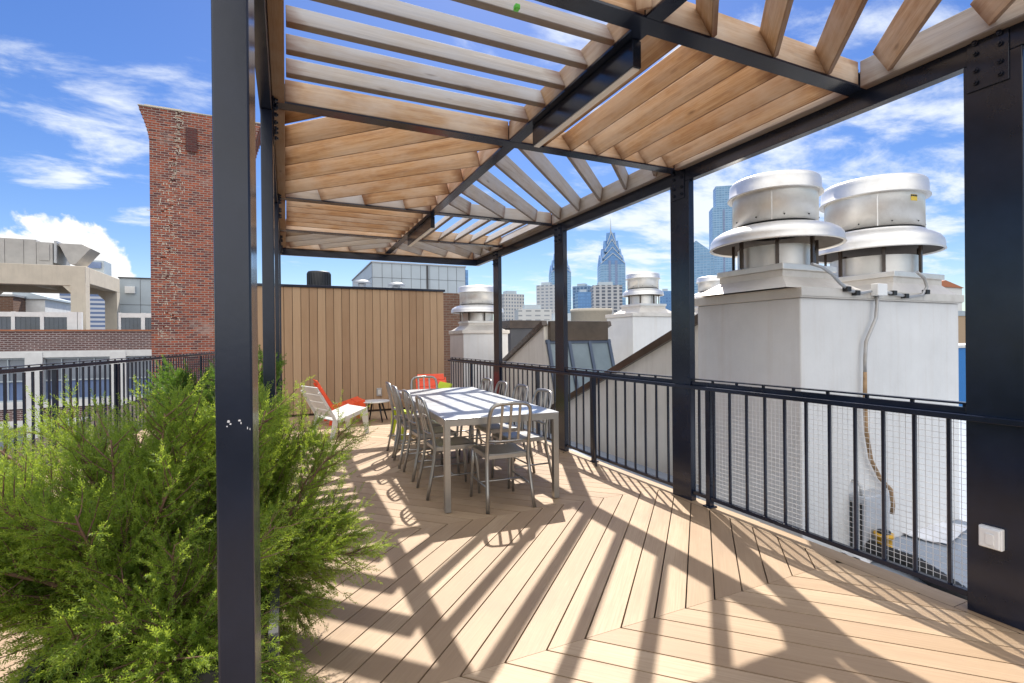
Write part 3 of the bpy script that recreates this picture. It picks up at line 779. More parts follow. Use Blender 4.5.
l4=copy_tree(lc); recolor(l4,M['lime']); l4.location=(1.76,7.40,0); l4.rotation_euler.z=R(184); tag(l4,'lime green plastic lounge chair seen past the dining chairs','lounge chair','plastic lounge chairs')
st=empty('side_table',(1.42,8.98,0),'small round white topped table with dark splayed legs','table')
o_=MB(); o_.lathe([(0,.335),(.235,.335),(.245,.343),(.245,.352),(.238,.358),(0,.358)],(1.42,8.98,0),36); o_.build('tabletop',M['chairwhite'],st)
for k in range(4):
    a_=R(20+90*k); o_=MB(); o_.tube([(1.42+.12*math.cos(a_),8.98+.12*math.sin(a_),.334),(1.42+.225*math.cos(a_),8.98+.225*math.sin(a_),0)],[.017,.012],8); o_.build('leg',M['black'],st)

# ------------------------------------------------------------------ junipers in planters
def planter(name,x0,x1,y0,y1,h,lab):
    t=empty(name,((x0+x1)/2,(y0+y1)/2,0),lab,'planter','dark planters'); o_=MB(); w_=.03
    o_.box((x0,y0,0),(x1,y0+w_,h)); o_.box((x0,y1-w_,0),(x1,y1,h)); o_.box((x0,y0+w_,0),(x0+w_,y1-w_,h)); o_.box((x1-w_,y0+w_,0),(x1,y1-w_,h))
    o_.box((x0+w_,y0+w_,.02),(x1-w_,y1-w_,.05)); o_.build('box',M['planter'],t,bevel=.004)
    o_=MB(); o_.box((x0+w_+.001,y0+w_+.001,h-.12),(x1-w_-.001,y1-w_-.001,h-.05),uv='wall'); o_.build('soil',M['soil'],t)
    return t
def juniper(name,base,limbs,lab,mat,seed,sec=22,spl=11,leaf=(.0100,.0018),sprl=.07,sub=1.0):
    q=random.Random(seed); base=Vector(base)
    t=empty(name,base,lab,'shrub','junipers'); br=MB(); fo=MB()
    def rv(): return Vector((q.gauss(0,1),q.gauss(0,1),q.gauss(0,1))).normalized()
    def spray(p,d,L):
        n=max(6,int(L/.0030)); side=d.cross(rv()).normalized(); oth=d.cross(side)
        bend=rv()*.25; r0=q.random()
        for i in range(n):
            f=i/n; pp=p+d*(L*f)+bend*(L*f*f*.6)
            ang=i*2.4+q.random()*.6; out=side*math.cos(ang)+oth*math.sin(ang)
            ll=leaf[0]*(1.15-.6*f)*q.uniform(.75,1.3)*1.5; dl_=(d*.80+out*.62).normalized()
            wv=dl_.cross(rv()).normalized()*leaf[1]*.9
            a=pp; m_=pp+dl_*ll*.45; e_=pp+dl_*ll
            r_=min(1,max(0,.12+.85*f*r0+q.gauss(0,.14)))
            b=len(fo.v); fo.v += [a,m_+wv,e_,m_-wv]; fo.f.append([b,b+1,b+2,b+3]); fo.uv.append([(0,0)]*4); fo.r.append(r_); fo.sm.append(False)
    for (az,el,L,droop,*off) in limbs:
        d=Vector((math.cos(az)*math.cos(el),math.sin(az)*math.cos(el),math.sin(el)))
        pts=[base+Vector((q.uniform(-.04,.04)+(off[0] if off else 0),q.uniform(-.04,.04)+(off[1] if off else 0),-.02))]; dirs=[d.copy()]; n=12
        for i in range(n):
            d=(d+rv()*.10+Vector((0,0,droop))/n).normalized(); pts.append(pts[-1]+d*(L/n)); dirs.append(d.copy())
        br.tube(pts,[.011*(1-i/(n+1))*(.5+L)+.0014 for i in range(n+1)],6)
        ns=int(sec*L/.8)+4
        for k in range(ns):
            f=.22+.78*(k+q.random()*.8)/ns; f=min(f,.995); x=f*n; i=min(int(x),n-1); p=pts[i].lerp(pts[i+1],x-i); dd=dirs[i+1]
            sd_=dd.cross(rv()).normalized(); e=(dd*.75+sd_*.75+Vector((0,0,q.uniform(-.25,.3)))).normalized()
            l2=q.uniform(.12,.27)*(1.15-.55*f)*sub
            mp=[p]; ed=e.copy(); ed_=[e]
            for j in range(4):
                ed=(ed+rv()*.14+dd*.12).normalized(); mp.append(mp[-1]+ed*l2/4); ed_.append(ed.copy())
            br.tube(mp,[.0032,.0026,.002,.0016,.001],4,caps=False)
            for j in range(spl):
                g_=(j+q.random())/spl; y=g_*4; jj=min(int(y),3); pp=mp[jj].lerp(mp[jj+1],y-jj)
                o=(ed_[jj+1]*.8+ed_[jj+1].cross(rv())*.75).normalized()
                spray(pp,o,sprl*q.uniform(.6,1.25)*(1.1-.4*g_))
            spray(mp[-1],ed,sprl*1.1)
        spray(pts[-1],d,sprl*1.2)
    br.build('branches',M['bark'],t,fix=False); fo.build('foliage',mat,t,fix=False)
    return t
planter('planter',-.72,-.035,1.70,3.0,.43,'long charcoal planter behind the nearest left post')
q=random.Random(21); l1_=[]
for i in range(40):
    az=R(q.uniform(85,230)); el=R(q.uniform(20,62)); L=q.uniform(.5,.84)*(1-.15*abs(math.sin(el)))
    l1_.append((az,el,L,q.uniform(-.45,.15)))
for i in range(26):
    l1_.append((R(q.uniform(0,360)),R(q.uniform(45,85)),q.uniform(.5,.78),q.uniform(-.3,.2)))
for i in range(26):
    l1_.append((R(q.uniform(235,350)),R(q.uniform(-5,40)),q.uniform(.28,.52),q.uniform(-1.0,-.2)))
for i in range(14):
    l1_.append((R(q.uniform(115,205)),R(q.uniform(30,52)),q.uniform(.8,1.0),q.uniform(-.45,-.1)))
for i in range(16):
    l1_.append((R(q.uniform(215,320)),R(q.uniform(0,50)),q.uniform(.24,.42),q.uniform(-1.3,-.5),.22,-.30))
for i in range(8):
    l1_.append((R(q.uniform(0,360)),R(q.uniform(40,80)),q.uniform(.3,.55),q.uniform(-.5,0),.15,-.2))
juniper('juniper_shrub',(-.52,2.28,.40),l1_,'wide spreading bright green juniper left of the nearest post',M['juniper'],5)
l2_=[]
for i in range(26):
    l2_.append((R(q.uniform(70,290)),R(q.uniform(66,89)),q.uniform(.52,.84),q.uniform(-.1,.3)))
for i in range(16):
    l2_.append((R(q.uniform(-120,60)),R(q.uniform(0,45)),q.uniform(.26,.42),q.uniform(-.5,.1)))
for i in range(5):
    l2_.append((R(q.uniform(-40,40)),R(q.uniform(60,72)),q.uniform(.55,.72),q.uniform(-.2,.1)))
for i in range(3):
    l2_.append((R(q.uniform(-45,0)),R(q.uniform(15,30)),q.uniform(.40,.46),q.uniform(-.4,.0)))
for i in range(9):
    l2_.append((R(q.uniform(-120,20)),R(q.uniform(-20,5)),q.uniform(.24,.36),q.uniform(-.9,-.4)))
juniper('juniper_shrub',(-.14,2.46,.40),l2_,'upright bushy juniper right of the nearest post, reaching over the deck',M['juniper'],9)
planter('planter',-.75,-.15,4.05,4.75,.45,'square charcoal planter under the darker juniper further back')
l3_=[]
for i in range(34):
    l3_.append((R(q.uniform(0,360)),R(q.uniform(25,80)),q.uniform(.55,1.0),q.uniform(-.1,.5)))
juniper('juniper_shrub',(-.45,4.4,.40),l3_,'darker green juniper with twisted tips standing further back',M['juniper2'],13,sec=15,leaf=(.015,.003))

# ------------------------------------------------------------------ exhaust chimneys and fans
def chimney(x0,x1,y0,y1,zb,zt,lab,group='white rooftop chimneys'):
    t=empty('chimney',((x0+x1)/2,(y0+y1)/2,zb),lab,'chimney',group)
    o_=MB(); o_.box((x0,y0,zb),(x1,y1,zt-.09),uv='wall'); o_.build('shaft',M['stucco'],t,bevel=.012)
    o_=MB(); e=.025; o_.box((x0-e,y0-e,zt-.089),(x1+e,y1+e,zt),uv='wall'); o_.build('cap',M['capmetal'],t,bevel=.006)
    o_=MB(); e=.034
    for i in range(int((x1-x0)/.9)+1): # lapped flashing sheets
        xa=x0-e+i*.9; xb=min(xa+.905,x1+e)
        if xb>xa: o_.box((xa,y0-e,zt-.075),(xb,y0-e+.004,zt-.002),uv='wall')
    o_.build('flashing',M['capmetal'],t)
    return t
def fan(cx,cy,zc,k,lab,curbw,ztop,group='roof exhaust fans',kh=None,gap=.215):
    kh=kh or k
    """curb top zc, radius scale k, top at ztop"""
    t=empty('exhaust_fan',(cx,cy,zc-.25),lab,'exhaust fan',group); hw=curbw/2
    o_=MB() # flared flashing
    fl=hw+.16; zb=zc-.235
    lo=[(cx-fl,cy-min(fl,.52),zb),(cx+fl,cy-min(fl,.52),zb),(cx+fl,cy+min(fl,.52),zb),(cx-fl,cy+min(fl,.52),zb)]
    mi=[(cx-hw+.02,cy-hw+.02,zb+.12),(cx+hw-.02,cy-hw+.02,zb+.12),(cx+hw-.02,cy+hw-.02,zb+.12),(cx-hw+.02,cy+hw-.02,zb+.12)]
    hi=[(a[0],a[1],zc-.056) for a in mi]
    for A,B in ((lo,mi),(mi,hi)):
        for i in range(4): o_.face([A[i],A[(i+1)%4],B[(i+1)%4],B[i]])
    o_.build('flashing',M['capmetal'],t)
    o_=MB(); o_.box((cx-hw,cy-hw,zc-.055),(cx+hw,cy+hw,zc),uv='wall'); o_.build('curb',M['fan'],t,bevel=.006)
    for sx_ in (-1,1):
        for sy_ in (-1,1):
            pass
    rb_=.33*k; zh=zc+gap; H=ztop-zh    # hood rim height
    o_=MB(); o_.lathe([(rb_,0.001),(rb_,.20)],(cx,cy,zc),40); o_.build('base_drum',M['fan'],t)
    for i in range(7):
        a_=2*math.pi*(i+.3)/7; p=Vector((cx+(rb_+.045)*math.cos(a_),cy+(rb_+.045)*math.sin(a_),zc)); o_=MB(); o_.obox(p+Vector((0,0,gap/2+.03)),(math.cos(a_),math.sin(a_),0),(-math.sin(a_),math.cos(a_),0),(0,0,1),.012,.015,gap/2+.028); o_.build('strut',M['brownsteel'],t)
    rh=.585*kh; rd=.372*k
    zd=zh+.285*H  # hood / drum junction
    dz=zd-zh
    o_=MB(); o_.lathe([(rb_-.02,dz*.7),(rh*.7,dz*.5),(rh-.022,.016)],(cx,cy,zh),48); o_.build('hood_underside',M['hood_shade'],t)  # inner face coloured dark to stand for shade under the hood
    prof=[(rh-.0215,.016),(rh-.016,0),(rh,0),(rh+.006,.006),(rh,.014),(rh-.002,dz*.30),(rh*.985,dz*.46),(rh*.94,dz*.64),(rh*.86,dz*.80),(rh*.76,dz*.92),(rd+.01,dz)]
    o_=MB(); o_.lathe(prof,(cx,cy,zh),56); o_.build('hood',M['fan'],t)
    o_=MB(); o_.lathe([(rd-.012,-.002),(rd-.012,.022)],(cx,cy,zd),48); o_.build('seam',M['black'],t)
    zl=zd+(ztop-zd)*.66
    o_=MB(); o_.lathe([(rd-.01,.02),(rd,.02),(rd,zl-zd+.02)],(cx,cy,zd),56); o_.build('drum',M['fan'],t)
    for a_ in (.6,2.2,3.75,5.3):
        o_=MB(); n_=Vector((math.cos(a_),math.sin(a_),0)); o_.obox(Vector((cx,cy,(zd+zl)/2+.02))+n_*(rd+.0015),n_,Vector((-n_.y,n_.x,0)),(0,0,1),.0012,.006,(zl-zd)/2); o_.build('drum_seam',M['fan'],t)
    hl=ztop-zl; rl=.402*k
    o_=MB(); o_.lathe([(rd-.01,.01),(rl+.006,-.008),(rl+.016,-.006),(rl+.016,.006),(rl+.002,.014),(rl-.003,hl*.66),(rl*.985,hl*.82),(rl*.95,hl*.93),(rl*.88,hl*.985),(rl*.5,hl*.998),(0,hl)],(cx,cy,zl),56); o_.build('lid',M['fan'],t)
    for i in range(10):
        a_=2*math.pi*(i+.4)/10; o_=MB(); p=Vector((cx+rd*math.cos(a_),cy+rd*math.sin(a_),zd+.06)); o_.tube([p,p+Vector((math.cos(a_),math.sin(a_),0))*.006],.007,6); o_.build('screw',M['black'],t)
    return t,rd,zd,zl
C1=(4.0,6.5,2.85,4.02)
chimney(*C1,-.55,1.83,'nearest big white chimney carrying two large exhaust fans')
fan(4.355,3.37,2.06,1.0,'large silver exhaust fan on the near chimney, left of its bigger twin',.74,2.925)
ft,rd,zd,zl=fan(6.02,3.42,2.06,1.235,'biggest silver exhaust fan, with a yellow label, on the near chimney',.92,3.10,kh=1.07,gap=.255)
fc=Vector((6.02,3.42)); 
d=at(914,199,1)-CAM; az_=None
best=None
for i in range(720):
    a_=2*math.pi*i/720; n_=Vector((math.cos(a_),math.sin(a_))); p_=fc+n_*rd
    if n_.dot(-p_)>0:
        e=abs((p_.x*d.y-p_.y*d.x))
        if best is None or e<best[0]: best=(e,a_)
a_=best[1]; o_=MB(); n_=Vector((math.cos(a_),math.sin(a_),0)); tv=Vector((-n_.y,n_.x,0)); zc_=zl-.065
for j in range(-2,2):
    aa=a_+j*.045; bb=aa+.045; P1=Vector((fc.x+(rd+.002)*math.cos(aa),fc.y+(rd+.002)*math.sin(aa),0)); P2=Vector((fc.x+(rd+.002)*math.cos(bb),fc.y+(rd+.002)*math.sin(bb),0))
    o_.face([P1+Vector((0,0,zc_-.04)),P2+Vector((0,0,zc_-.04)),P2+Vector((0,0,zc_+.025)),P1+Vector((0,0,zc_+.025))])
lb=o_.build('warning_label',M['ylabel'],ft,fix=False)
o_=MB()
for j in range(-2,2):
    aa=a_+j*.045+.004; bb=aa+.038; P1=Vector((fc.x+(rd+.003)*math.cos(aa),fc.y+(rd+.003)*math.sin(aa),0)); P2=Vector((fc.x+(rd+.003)*math.cos(bb),fc.y+(rd+.003)*math.sin(bb),0))
    o_.face([P1+Vector((0,0,zc_+.004)),P2+Vector((0,0,zc_+.004)),P2+Vector((0,0,zc_+.021)),P1+Vector((0,0,zc_+.021))])
o_.build('label_band',M['black'],lb,fix=False)
# conduit on the near chimney
yc=C1[2]-.05
cx_=5.02
def on_y(px,py,Y):
    d=at(px,py,1)-CAM; return CAM+d*(Y/d.y)
jb=on_y(877,290,yc); ec=empty('electrical_conduit',(jb.x,yc,jb.z),'grey and rusty conduit with a white junction box on the near chimney','conduit')
o_=MB(); o_.box((jb.x-.075,yc-.05,jb.z-.055),(jb.x+.075,yc+.012,jb.z+.055)); o_.build('junction_box',M['white'],ec,bevel=.006)
pts=[on_y(*p,yc) for p in ((877,296),(877,305),(876,318),(871,330),(866,342),(865,360),(865,372))]
o_=MB(); o_.tube(pts,.0155,10); o_.build('conduit',M['conduit'],ec)
pts=[on_y(*p,yc) for p in ((865,372),(865,400),(866,430),(871,460),(880,478),(891,490),(893,505),(892,514))]
o_=MB(); o_.tube(pts,[.0155]+[.018]*7,10); o_.build('flexible_conduit',M['rustconduit'],ec)
for ptsx in (((871,291),(862,293),(850,291),(840,283),(832,274),(822,267),(812,264)),((883,291),(895,294),(910,297),(922,295),(927,287),(924,278),(917,272))):
    o_=MB(); o_.tube([on_y(*p,yc-.005) for p in ptsx],.014,8); o_.build('whip',M['galv'],ec)
for px,py in ((856,293),(847,289),(893,293),(905,296),(926,292)):
    p=on_y(px,py,yc-.005); o_=MB(); o_.box((p.x-.03,yc-.028,p.z-.022),(p.x+.03,yc+.018,p.z+.022)); o_.build('clamp',M['black'],ec,bevel=.004)
# middle and far chimneys
chimney(7.4,12.0,9.45,10.5,-.55,2.02,'middle white chimney beyond the sloping parapet')
fan(8.15,10.0,2.26,1.02,'smaller silver exhaust fan seen between the two middle posts',.8,3.03,kh=.86)
fan(10.55,10.0,2.26,1.1,'silver exhaust fan half hidden right behind the second post',.9,3.05,kh=1.0)
d3=12.3; pl3=at(448,331,d3); pr3=at(512,330,d3)
chimney(3.95,5.15,11.6,12.7,-.55,1.66,'far white chimney beside the plank wall')
p=at(477,300,12.9); fan(4.55,12.2,1.90,1.24,'silver exhaust fan on the far chimney beside the plank wall',.8,2.80,kh=1.17)
# things on the lower roof between railing and near chimney
cu_=empty('condensate_unit',(4.4,2.2,-.55),'white ribbed plastic equipment box with a handle beside the near chimney','equipment')
pa=on_z(868,556,-.55); 
o_=MB(); bx0,by0=pa.x-.06,pa.y-.02
o_.box((bx0,by0,-.549),(bx0+.36,by0+.34,-.02)); o_.build('case',M['greycase'],cu_,bevel=.012)
o_=MB()
for k in range(7): o_.box((bx0-.005,by0+.03+.042*k,-.50),(bx0-.0005,by0+.05+.042*k,-.08))
o_.build('grille',M['black'],cu_)
o_=MB(); o_.tube([(bx0+.03,by0+.06,-.02),(bx0+.03,by0+.06,.06),(bx0+.05,by0+.10,.09),(bx0+.05,by0+.24,.09),(bx0+.03,by0+.28,.06),(bx0+.03,by0+.28,-.02)],.014,8); o_.build('handle',M['galv'],cu_)
dp=MB(); pts=[on_z(px,py,-.47) for px,py in ((868,548),(890,556),(915,565),(945,585),(985,612),(1040,650))]
fine=[]
for i in range(len(pts)-1):
    for j in range(14): fine.append(pts[i].lerp(pts[i+1],j/14))
dp.tube(fine,[.075 if i%2 else .062 for i in range(len(fine))],12); tag(dp.build('drain_pipe',M['blackrib']),'black corrugated drain pipe lying on the lower roof below the railing','pipe')
yf=empty('pipe_fitting',on_z(884,545,-.42),'yellow fitting at the end of the black corrugated pipe','fitting')
q0=on_z(884,548,-.45); o_=MB(); o_.lathe([(0,0),(.085,0),(.085,.08),(.06,.10),(.06,.19),(.075,.19),(.075,.22),(0,.22)],q0+Vector((0,0,-.09)),20); o_.build('collar',M['yellow'],yf)
o_=MB(); o_.lathe([(.05,0),(.05,.02),(0,.02)],q0+Vector((0,0,.131)),16); o_.build('plug',M['black'],yf)
for i,(px,py,wx,wy,rz,lb_) in enumerate(((930,530,.75,.45,12,'white sheet lying on the lower roof by the chimney foot'),(868,552,.5,.35,-10,'smaller white sheet lying under the mesh railing'))):
    p=on_z(px,py,-.54); o_=MB(); n=8; qr=random.Random(i); hs_=[[qr.uniform(0,.035) for _ in range(n+1)] for _ in range(n+1)]
    c,s=math.cos(R(rz)),math.sin(R(rz))
    def Q(a_,b_):
        x=(a_/n-.5)*wx; y=(b_/n-.5)*wy; return (p.x+x*c-y*s,p.y+x*s+y*c,-.544+hs_[a_][b_])
    for a_ in range(n):
        for b_ in range(n): o_.face([Q(a_,b_),Q(a_+1,b_),Q(a_+1,b_+1),Q(a_,b_+1)],None,0,True)
    tag(o_.build('plastic_sheet',M['whitetarp']),lb_,'sheet','white sheets on the lower roof')

# ------------------------------------------------------------------ sawtooth skylights on the lower roof
def sawtooth(x0,x1,y0,ztop,lab,front=True):
    run=4.4; zb=-.55; y1=y0+run*(ztop+.1)/1.88
    t=empty('sawtooth_skylight',((x0+x1)/2,y0,zb),lab,'skylight','sawtooth skylights')
    fy=y0-.55 # foot of the leaning glass
    zg=ztop-.38
    o_=MB(); o_.prism([(fy,zb),(y1,zb),(y1,-.12),(y0,ztop-.05),(y0-.02,zg),(fy,zb+.25)],'x',x0,x1); o_.build('end_wall',M['stucco2'],t)
    for xx in (x0,x1):
        o_=MB(); o_.bar((xx,y0-.04,ztop),(xx,y1+.05,-.08),.13,.11,up=(0,1,0)); o_.build('coping',M['brownsteel'],t,bevel=.004)
    o_=MB(); o_.box((x0+.09,y0-.14,zg),(x1-.09,y0-.021,ztop+.04)); o_.build('fascia',M['brownsteel'],t,bevel=.006)
    n=3; wd=(x1-x0-.1)/n
    A=Vector((0,y0-.06,zg)); B=Vector((0,fy-.04,zb+.22)); dv=(B-A).normalized(); nv=Vector((0,dv.z,-dv.y))
    if nv.y>0: nv=-nv
    o_=MB()
    for k in range(n+1):
        x=x0+.05+wd*k; o_.bar(Vector((x,A.y,A.z))+nv*.03,Vector((x,B.y,B.z))+nv*.03,.07,.05,up=nv)
    o_.bar(Vector((x0,A.y,A.z-.03))+nv*.031,Vector((x1,A.y,A.z-.03))+nv*.031,.08,.045,up=nv); fr=o_.build('frame',M['blueframe'],t)
    for k in range(n):
        x=x0+.05+wd*k; c=Vector((x+wd/2,(A.y+B.y)/2,(A.z+B.z)/2))+nv*.012
        o_=MB(); o_.obox(c,(1,0,0),dv,nv,wd/2-.036,(B-A).length/2,.006); o_.build('pane',M['skyglass'],fr)
    return t
sawtooth(4.98,6.6,4.75,1.76,'near sloping stucco skylight with brown coping below the middle chimney')
sawtooth(4.98,6.62,9.35,1.76,'far skylight with leaning grey glass and a dark brown fascia')
p0=at(511,341,15.5); p1=at(536,320,15.5)
o_=MB(); t=empty('roof_hatch',(p0.x,p0.y,-.55),'dark grey roof box beyond the far skylight','roof box')
o_.box((p0.x,p0.y,-.55),(p0.x+1.1,p0.y+1.2,p1.z-.25)); o_.build('body',M['darkroof'],t,bevel=.01)
o_=MB(); o_.box((p0.x-.06,p0.y-.06,p1.z-.25),(p0.x+1.16,p0.y+1.26,p1.z)); o_.build('lid',M['brownsteel'],t,bevel=.01)
# small weed growing on the far chimney's cap
# ------------------------------------------------------------------ grey panel building behind the plank wall
gb=empty('panel_building',(6,26,-14),'pale grey metal clad building behind the plank wall','building')
o_=MB(); o_.box((3.85,25,3.9),(8.65,33,5.28),uv='wall'); o_.build('wall',M['panel'],gb)
o_=MB(); o_.box((6.4,25.001,-14),(8.7,32.9,3.9),uv='wall'); o_.box((3.9,25.6,-14),(6.4,32.9,3.9),uv='wall'); o_.build('base_wall',M['brick3'],gb)
o_=MB()
for k in range(11): 
    x=3.85+k*.48; o_.box((x-.008,24.992,3.92),(x+.008,24.999,5.26))
o_.box((3.85,24.991,4.55),(8.65,24.9985,4.565)); o_.box((3.842,25,4.55),(3.849,33,4.565)); o_.build('seam',M['darkroof'],gb)
o_=MB(); o_.box((6.55,24.97,3.9),(6.66,24.99,5.27)); o_.build('downpipe',M['darkroof'],gb)
o_=MB(); o_.box((3.8,24.95,5.28),(8.7,33.05,5.34)); o_.build('roof_edge',M['galv'],gb)

# ------------------------------------------------------------------ brick pillar on the left
bp=empty('brick_pillar',(-2.6,19.4,-14),'tall old red brick chimney stack with flared top behind the left railing','chimney')
YP=19.4; xl=on_y(151,300,YP).x; xr=-1.0; zt_=on_y(145,107,YP).z; 
o_=MB(); o_.box((xl,YP,-14),(xr,YP+1.3,zt_-1.0),uv='wall'); o_.build('shaft',M['brick'],bp)
o_=MB(); nst=8
for k in range(nst):
    e=.25*((k+1)/nst)**1.5; o_.box((xl-e,YP-.012-.05*(k+1)/nst,zt_-1.0+k*.125),(xr+e,YP+1.3+e*.4,zt_-1.0+(k+1)*.125),uv='wall')
o_.build('corbel',M['brick'],bp)
o_=MB(); o_.box((xl-.28,YP-.09,zt_),(xr+.28,YP+1.45,zt_+.035)); o_.box((xl-.12,YP-.03,zt_+.036),(xl+.9,YP+1.3,zt_+.085)); o_.build('cap',M['concrete'],bp,bevel=.008)
ha=on_y(186,128,YP); hb=on_y(197.5,153,YP)
o_=MB(); o_.box((ha.x,YP-.075,hb.z),(hb.x,YP-.068,ha.z),uv='wall'); o_.build('bricked_opening',brick('soot_brick',(.13,.03,.025),(.07,.02,.02),(.12,.08,.07)),bp)
cr=MB(); qr=random.Random(4)
pts=[on_y(176+qr.uniform(-2.5,2.5)+(4 if i<6 else -3 if i<12 else -8 if i<22 else -7),112+i*7.6,YP) for i in range(31)]
for i in range(len(pts)-1):
    a_,b_=pts[i],pts[i+1]
    for j in range(9):
        f_=qr.random(); c_=a_.lerp(b_,f_); top=c_.z>zt_-1; yy=YP-(.085 if top else .004)
        row=round(c_.z/.075)*.075; wd=qr.uniform(.03,.11); sx0=qr.gauss(0,.05 if i<9 else .16)
        if qr.random()<.55: cr.face([(c_.x+sx0-wd,yy,row-.010),(c_.x+sx0+wd,yy,row-.012),(c_.x+sx0+wd*.9,yy,row+.010),(c_.x+sx0-wd*.8,yy,row+.012)])
        else: cr.face([(c_.x+sx0-.011,yy,row-.035),(c_.x+sx0+.012,yy,row-.037),(c_.x+sx0+.010,yy,row+.037),(c_.x+sx0-.012,yy,row+.035)])
cr.build('mortar_repair',M['concrete'],bp,fix=False)

# ------------------------------------------------------------------ left street facade
YB=34.0
def facade_left():
    t=empty('loft_building',(-10,YB,-14),'dark brick loft building with white piers and tall windows across the left railing','building')
    X0,X1=-26.4,-4.2
    zlv=[2.15]
    o_=MB(); o_.box((X0,YB,1.07),(X1,YB+.4,2.12),uv='wall')
    flo=[]
    zt=1.07
    for k in range(4):
        flo.append(zt); o_.box((X0,YB+.02,zt-2.98-.62),(X1,YB+.3,zt-2.98),uv='wall') # spandrel
        zt-=3.6
    o_.build('brickwork',M['brick2'],t)
    o_=MB(); o_.box((X0,YB-.05,2.12),(X1,YB+.45,2.2)); o_.build('coping',M['coping'],t)
    o_=MB(); zt=1.07
    for k in range(4):
        o_.box((X0,YB-.04,zt-.34),(X1,YB+.3,zt-.002)); o_.box((X0,YB-.05,zt-2.978),(X1,YB+.3,zt-2.62)); zt-=3.6
    o_.build('bands',M['paintwhite'],t)
    xs=[-12.38+3.55*k for k in range(-4,3)]
    o_=MB()
    for x in xs: o_.box((x,YB-.08,-14),(x+.71,YB+.3,1.0))
    o_.build('pier',M['paintwhite'],t)
    zt=1.07
    o_=MB(); o_.box((X0,YB+.5,-14),(X1,YB+12,1.9),uv='wall'); o_.build('body',M['darkroof'],t)
    for k in range(4):
        for x in xs[:-1] if False else xs:
            x0,x1=x+.715,x+3.545
            f=MB(); z0,z1=zt-2.615,zt-.345
            f.box((x0,YB+.12,z1-.08),(x1,YB+.2,z1)); f.box((x0,YB+.12,z0),(x1,YB+.2,z0+.08)); f.box((x0,YB+.12,z0+1.02),(x1,YB+.2,z0+1.09))
            for j in range(5): 
                xx=x0+(x1-x0-.06)*j/4; f.box((xx,YB+.121,z0+.08),(xx+.045,YB+.199,z1-.08))
            w_=f.build('window',M['panel'],t)
            g_=MB(); g_.box((x0,YB+.21,z0),(x1,YB+.23,z0+1.05)); g_.build('pane',M['glassblue'],w_)
            g_=MB(); g_.box((x0,YB+.21,z0+1.05),(x1,YB+.23,z1)); g_.build('pane',M['greyglass'],w_)
        zt-=3.6
facade_left()
# rooftop screen with dark louvred panels
YS=36.0
sc=empty('rooftop_screen',(-12,YS,1.9),'white framed rooftop screen with dark panels behind the brick parapet','screen')
zt_=on_y(30,312,YS).z; zb_=1.9
for a_,b_ in [(-14,11),(15,40),(44,67),(121,141),(145,160)]:
    xa,xb=on_y(a_,320,YS).x,on_y(b_,320,YS).x
    o_=MB(); o_.box((xa-.10,YS,zt_-.26),(xb+.10,YS+.12,zt_)); o_.box((xa-.12,YS-.01,zb_),(xa-.002,YS+.13,zt_+.02)); o_.box((xb+.002,YS-.011,zb_),(xb+.12,YS+.13,zt_+.021)); fr_=o_.build('frame',M['paintwhite'],sc)
    pn=MB(); pn.box((xa,YS+.05,zb_),(xb,YS+.1,zt_-.27))
    for k in range(1,5): x=xa+(xb-xa)*k/5; pn.box((x-.008,YS+.035,zb_),(x+.008,YS+.049,zt_-.28))
    pn.build('dark_panel',M['glassdark'],fr_)
for px in (71,75.5,79.5):
    xa=on_y(px,320,YS).x; o_=MB(); o_.box((xa-.10,YS-.012,zb_),(xa+.1,YS+.2,zt_+.03)); o_.build('post',M['paintwhite'],sc)
# concrete frame
YC=38.0; XC=on_y(85.6,280,YC).x; YC2=44.8
zt_=on_y(80,266,YC).z; zbm=on_y(80,290,YC).z
cf=empty('concrete_frame',(XC-4,41,1.9),'heavy cast concrete frame on the rooftop carrying ducts','frame')
o_=MB(); o_.box((XC-16,YC,zbm+.25),(XC,YC+.7,zt_)); o_.box((XC-.65,YC+.701,zbm+.45),(XC-.001,YC2,zt_-.001)); o_.box((XC-16,YC2-.7,zbm+.3),(XC-.66,YC2,zt_-.002))
for k in range(1,5): o_.box((XC-.65-3*k,YC+.701,zbm+.5),(XC-.25-3*k,YC2-.71,zt_-.3))
o_.build('beam',M['concrete'],cf,bevel=.03)
o_=MB(); o_.box((XC-16,YC+.5,zt_-.35),(XC-.3,YC2-.4,zt_-.05)); o_.build('slab',M['concrete'],cf)
for (x,y,w_) in ((XC-.72,YC,.72),(XC-.7,YC2-.7,.7),(XC-8.5,YC,.7),(XC-7.5,YC2-.7,.7)):
    o_=MB(); o_.box((x,y+.001,1.0),(x+w_-.002,y+.699,zbm+.449)); 
    o_.prism([(x-.6,zbm+.46),(x-.001,zbm-.2),(x-.001,zbm+.46)],'y',y+.05,y+.65)
    if x+w_<XC-.1: o_.prism([(x+w_+.6,zbm+.46),(x+w_,zbm+.46),(x+w_,zbm-.2)],'y',y+.05,y+.65)
    o_.build('column',M['concrete'],cf)
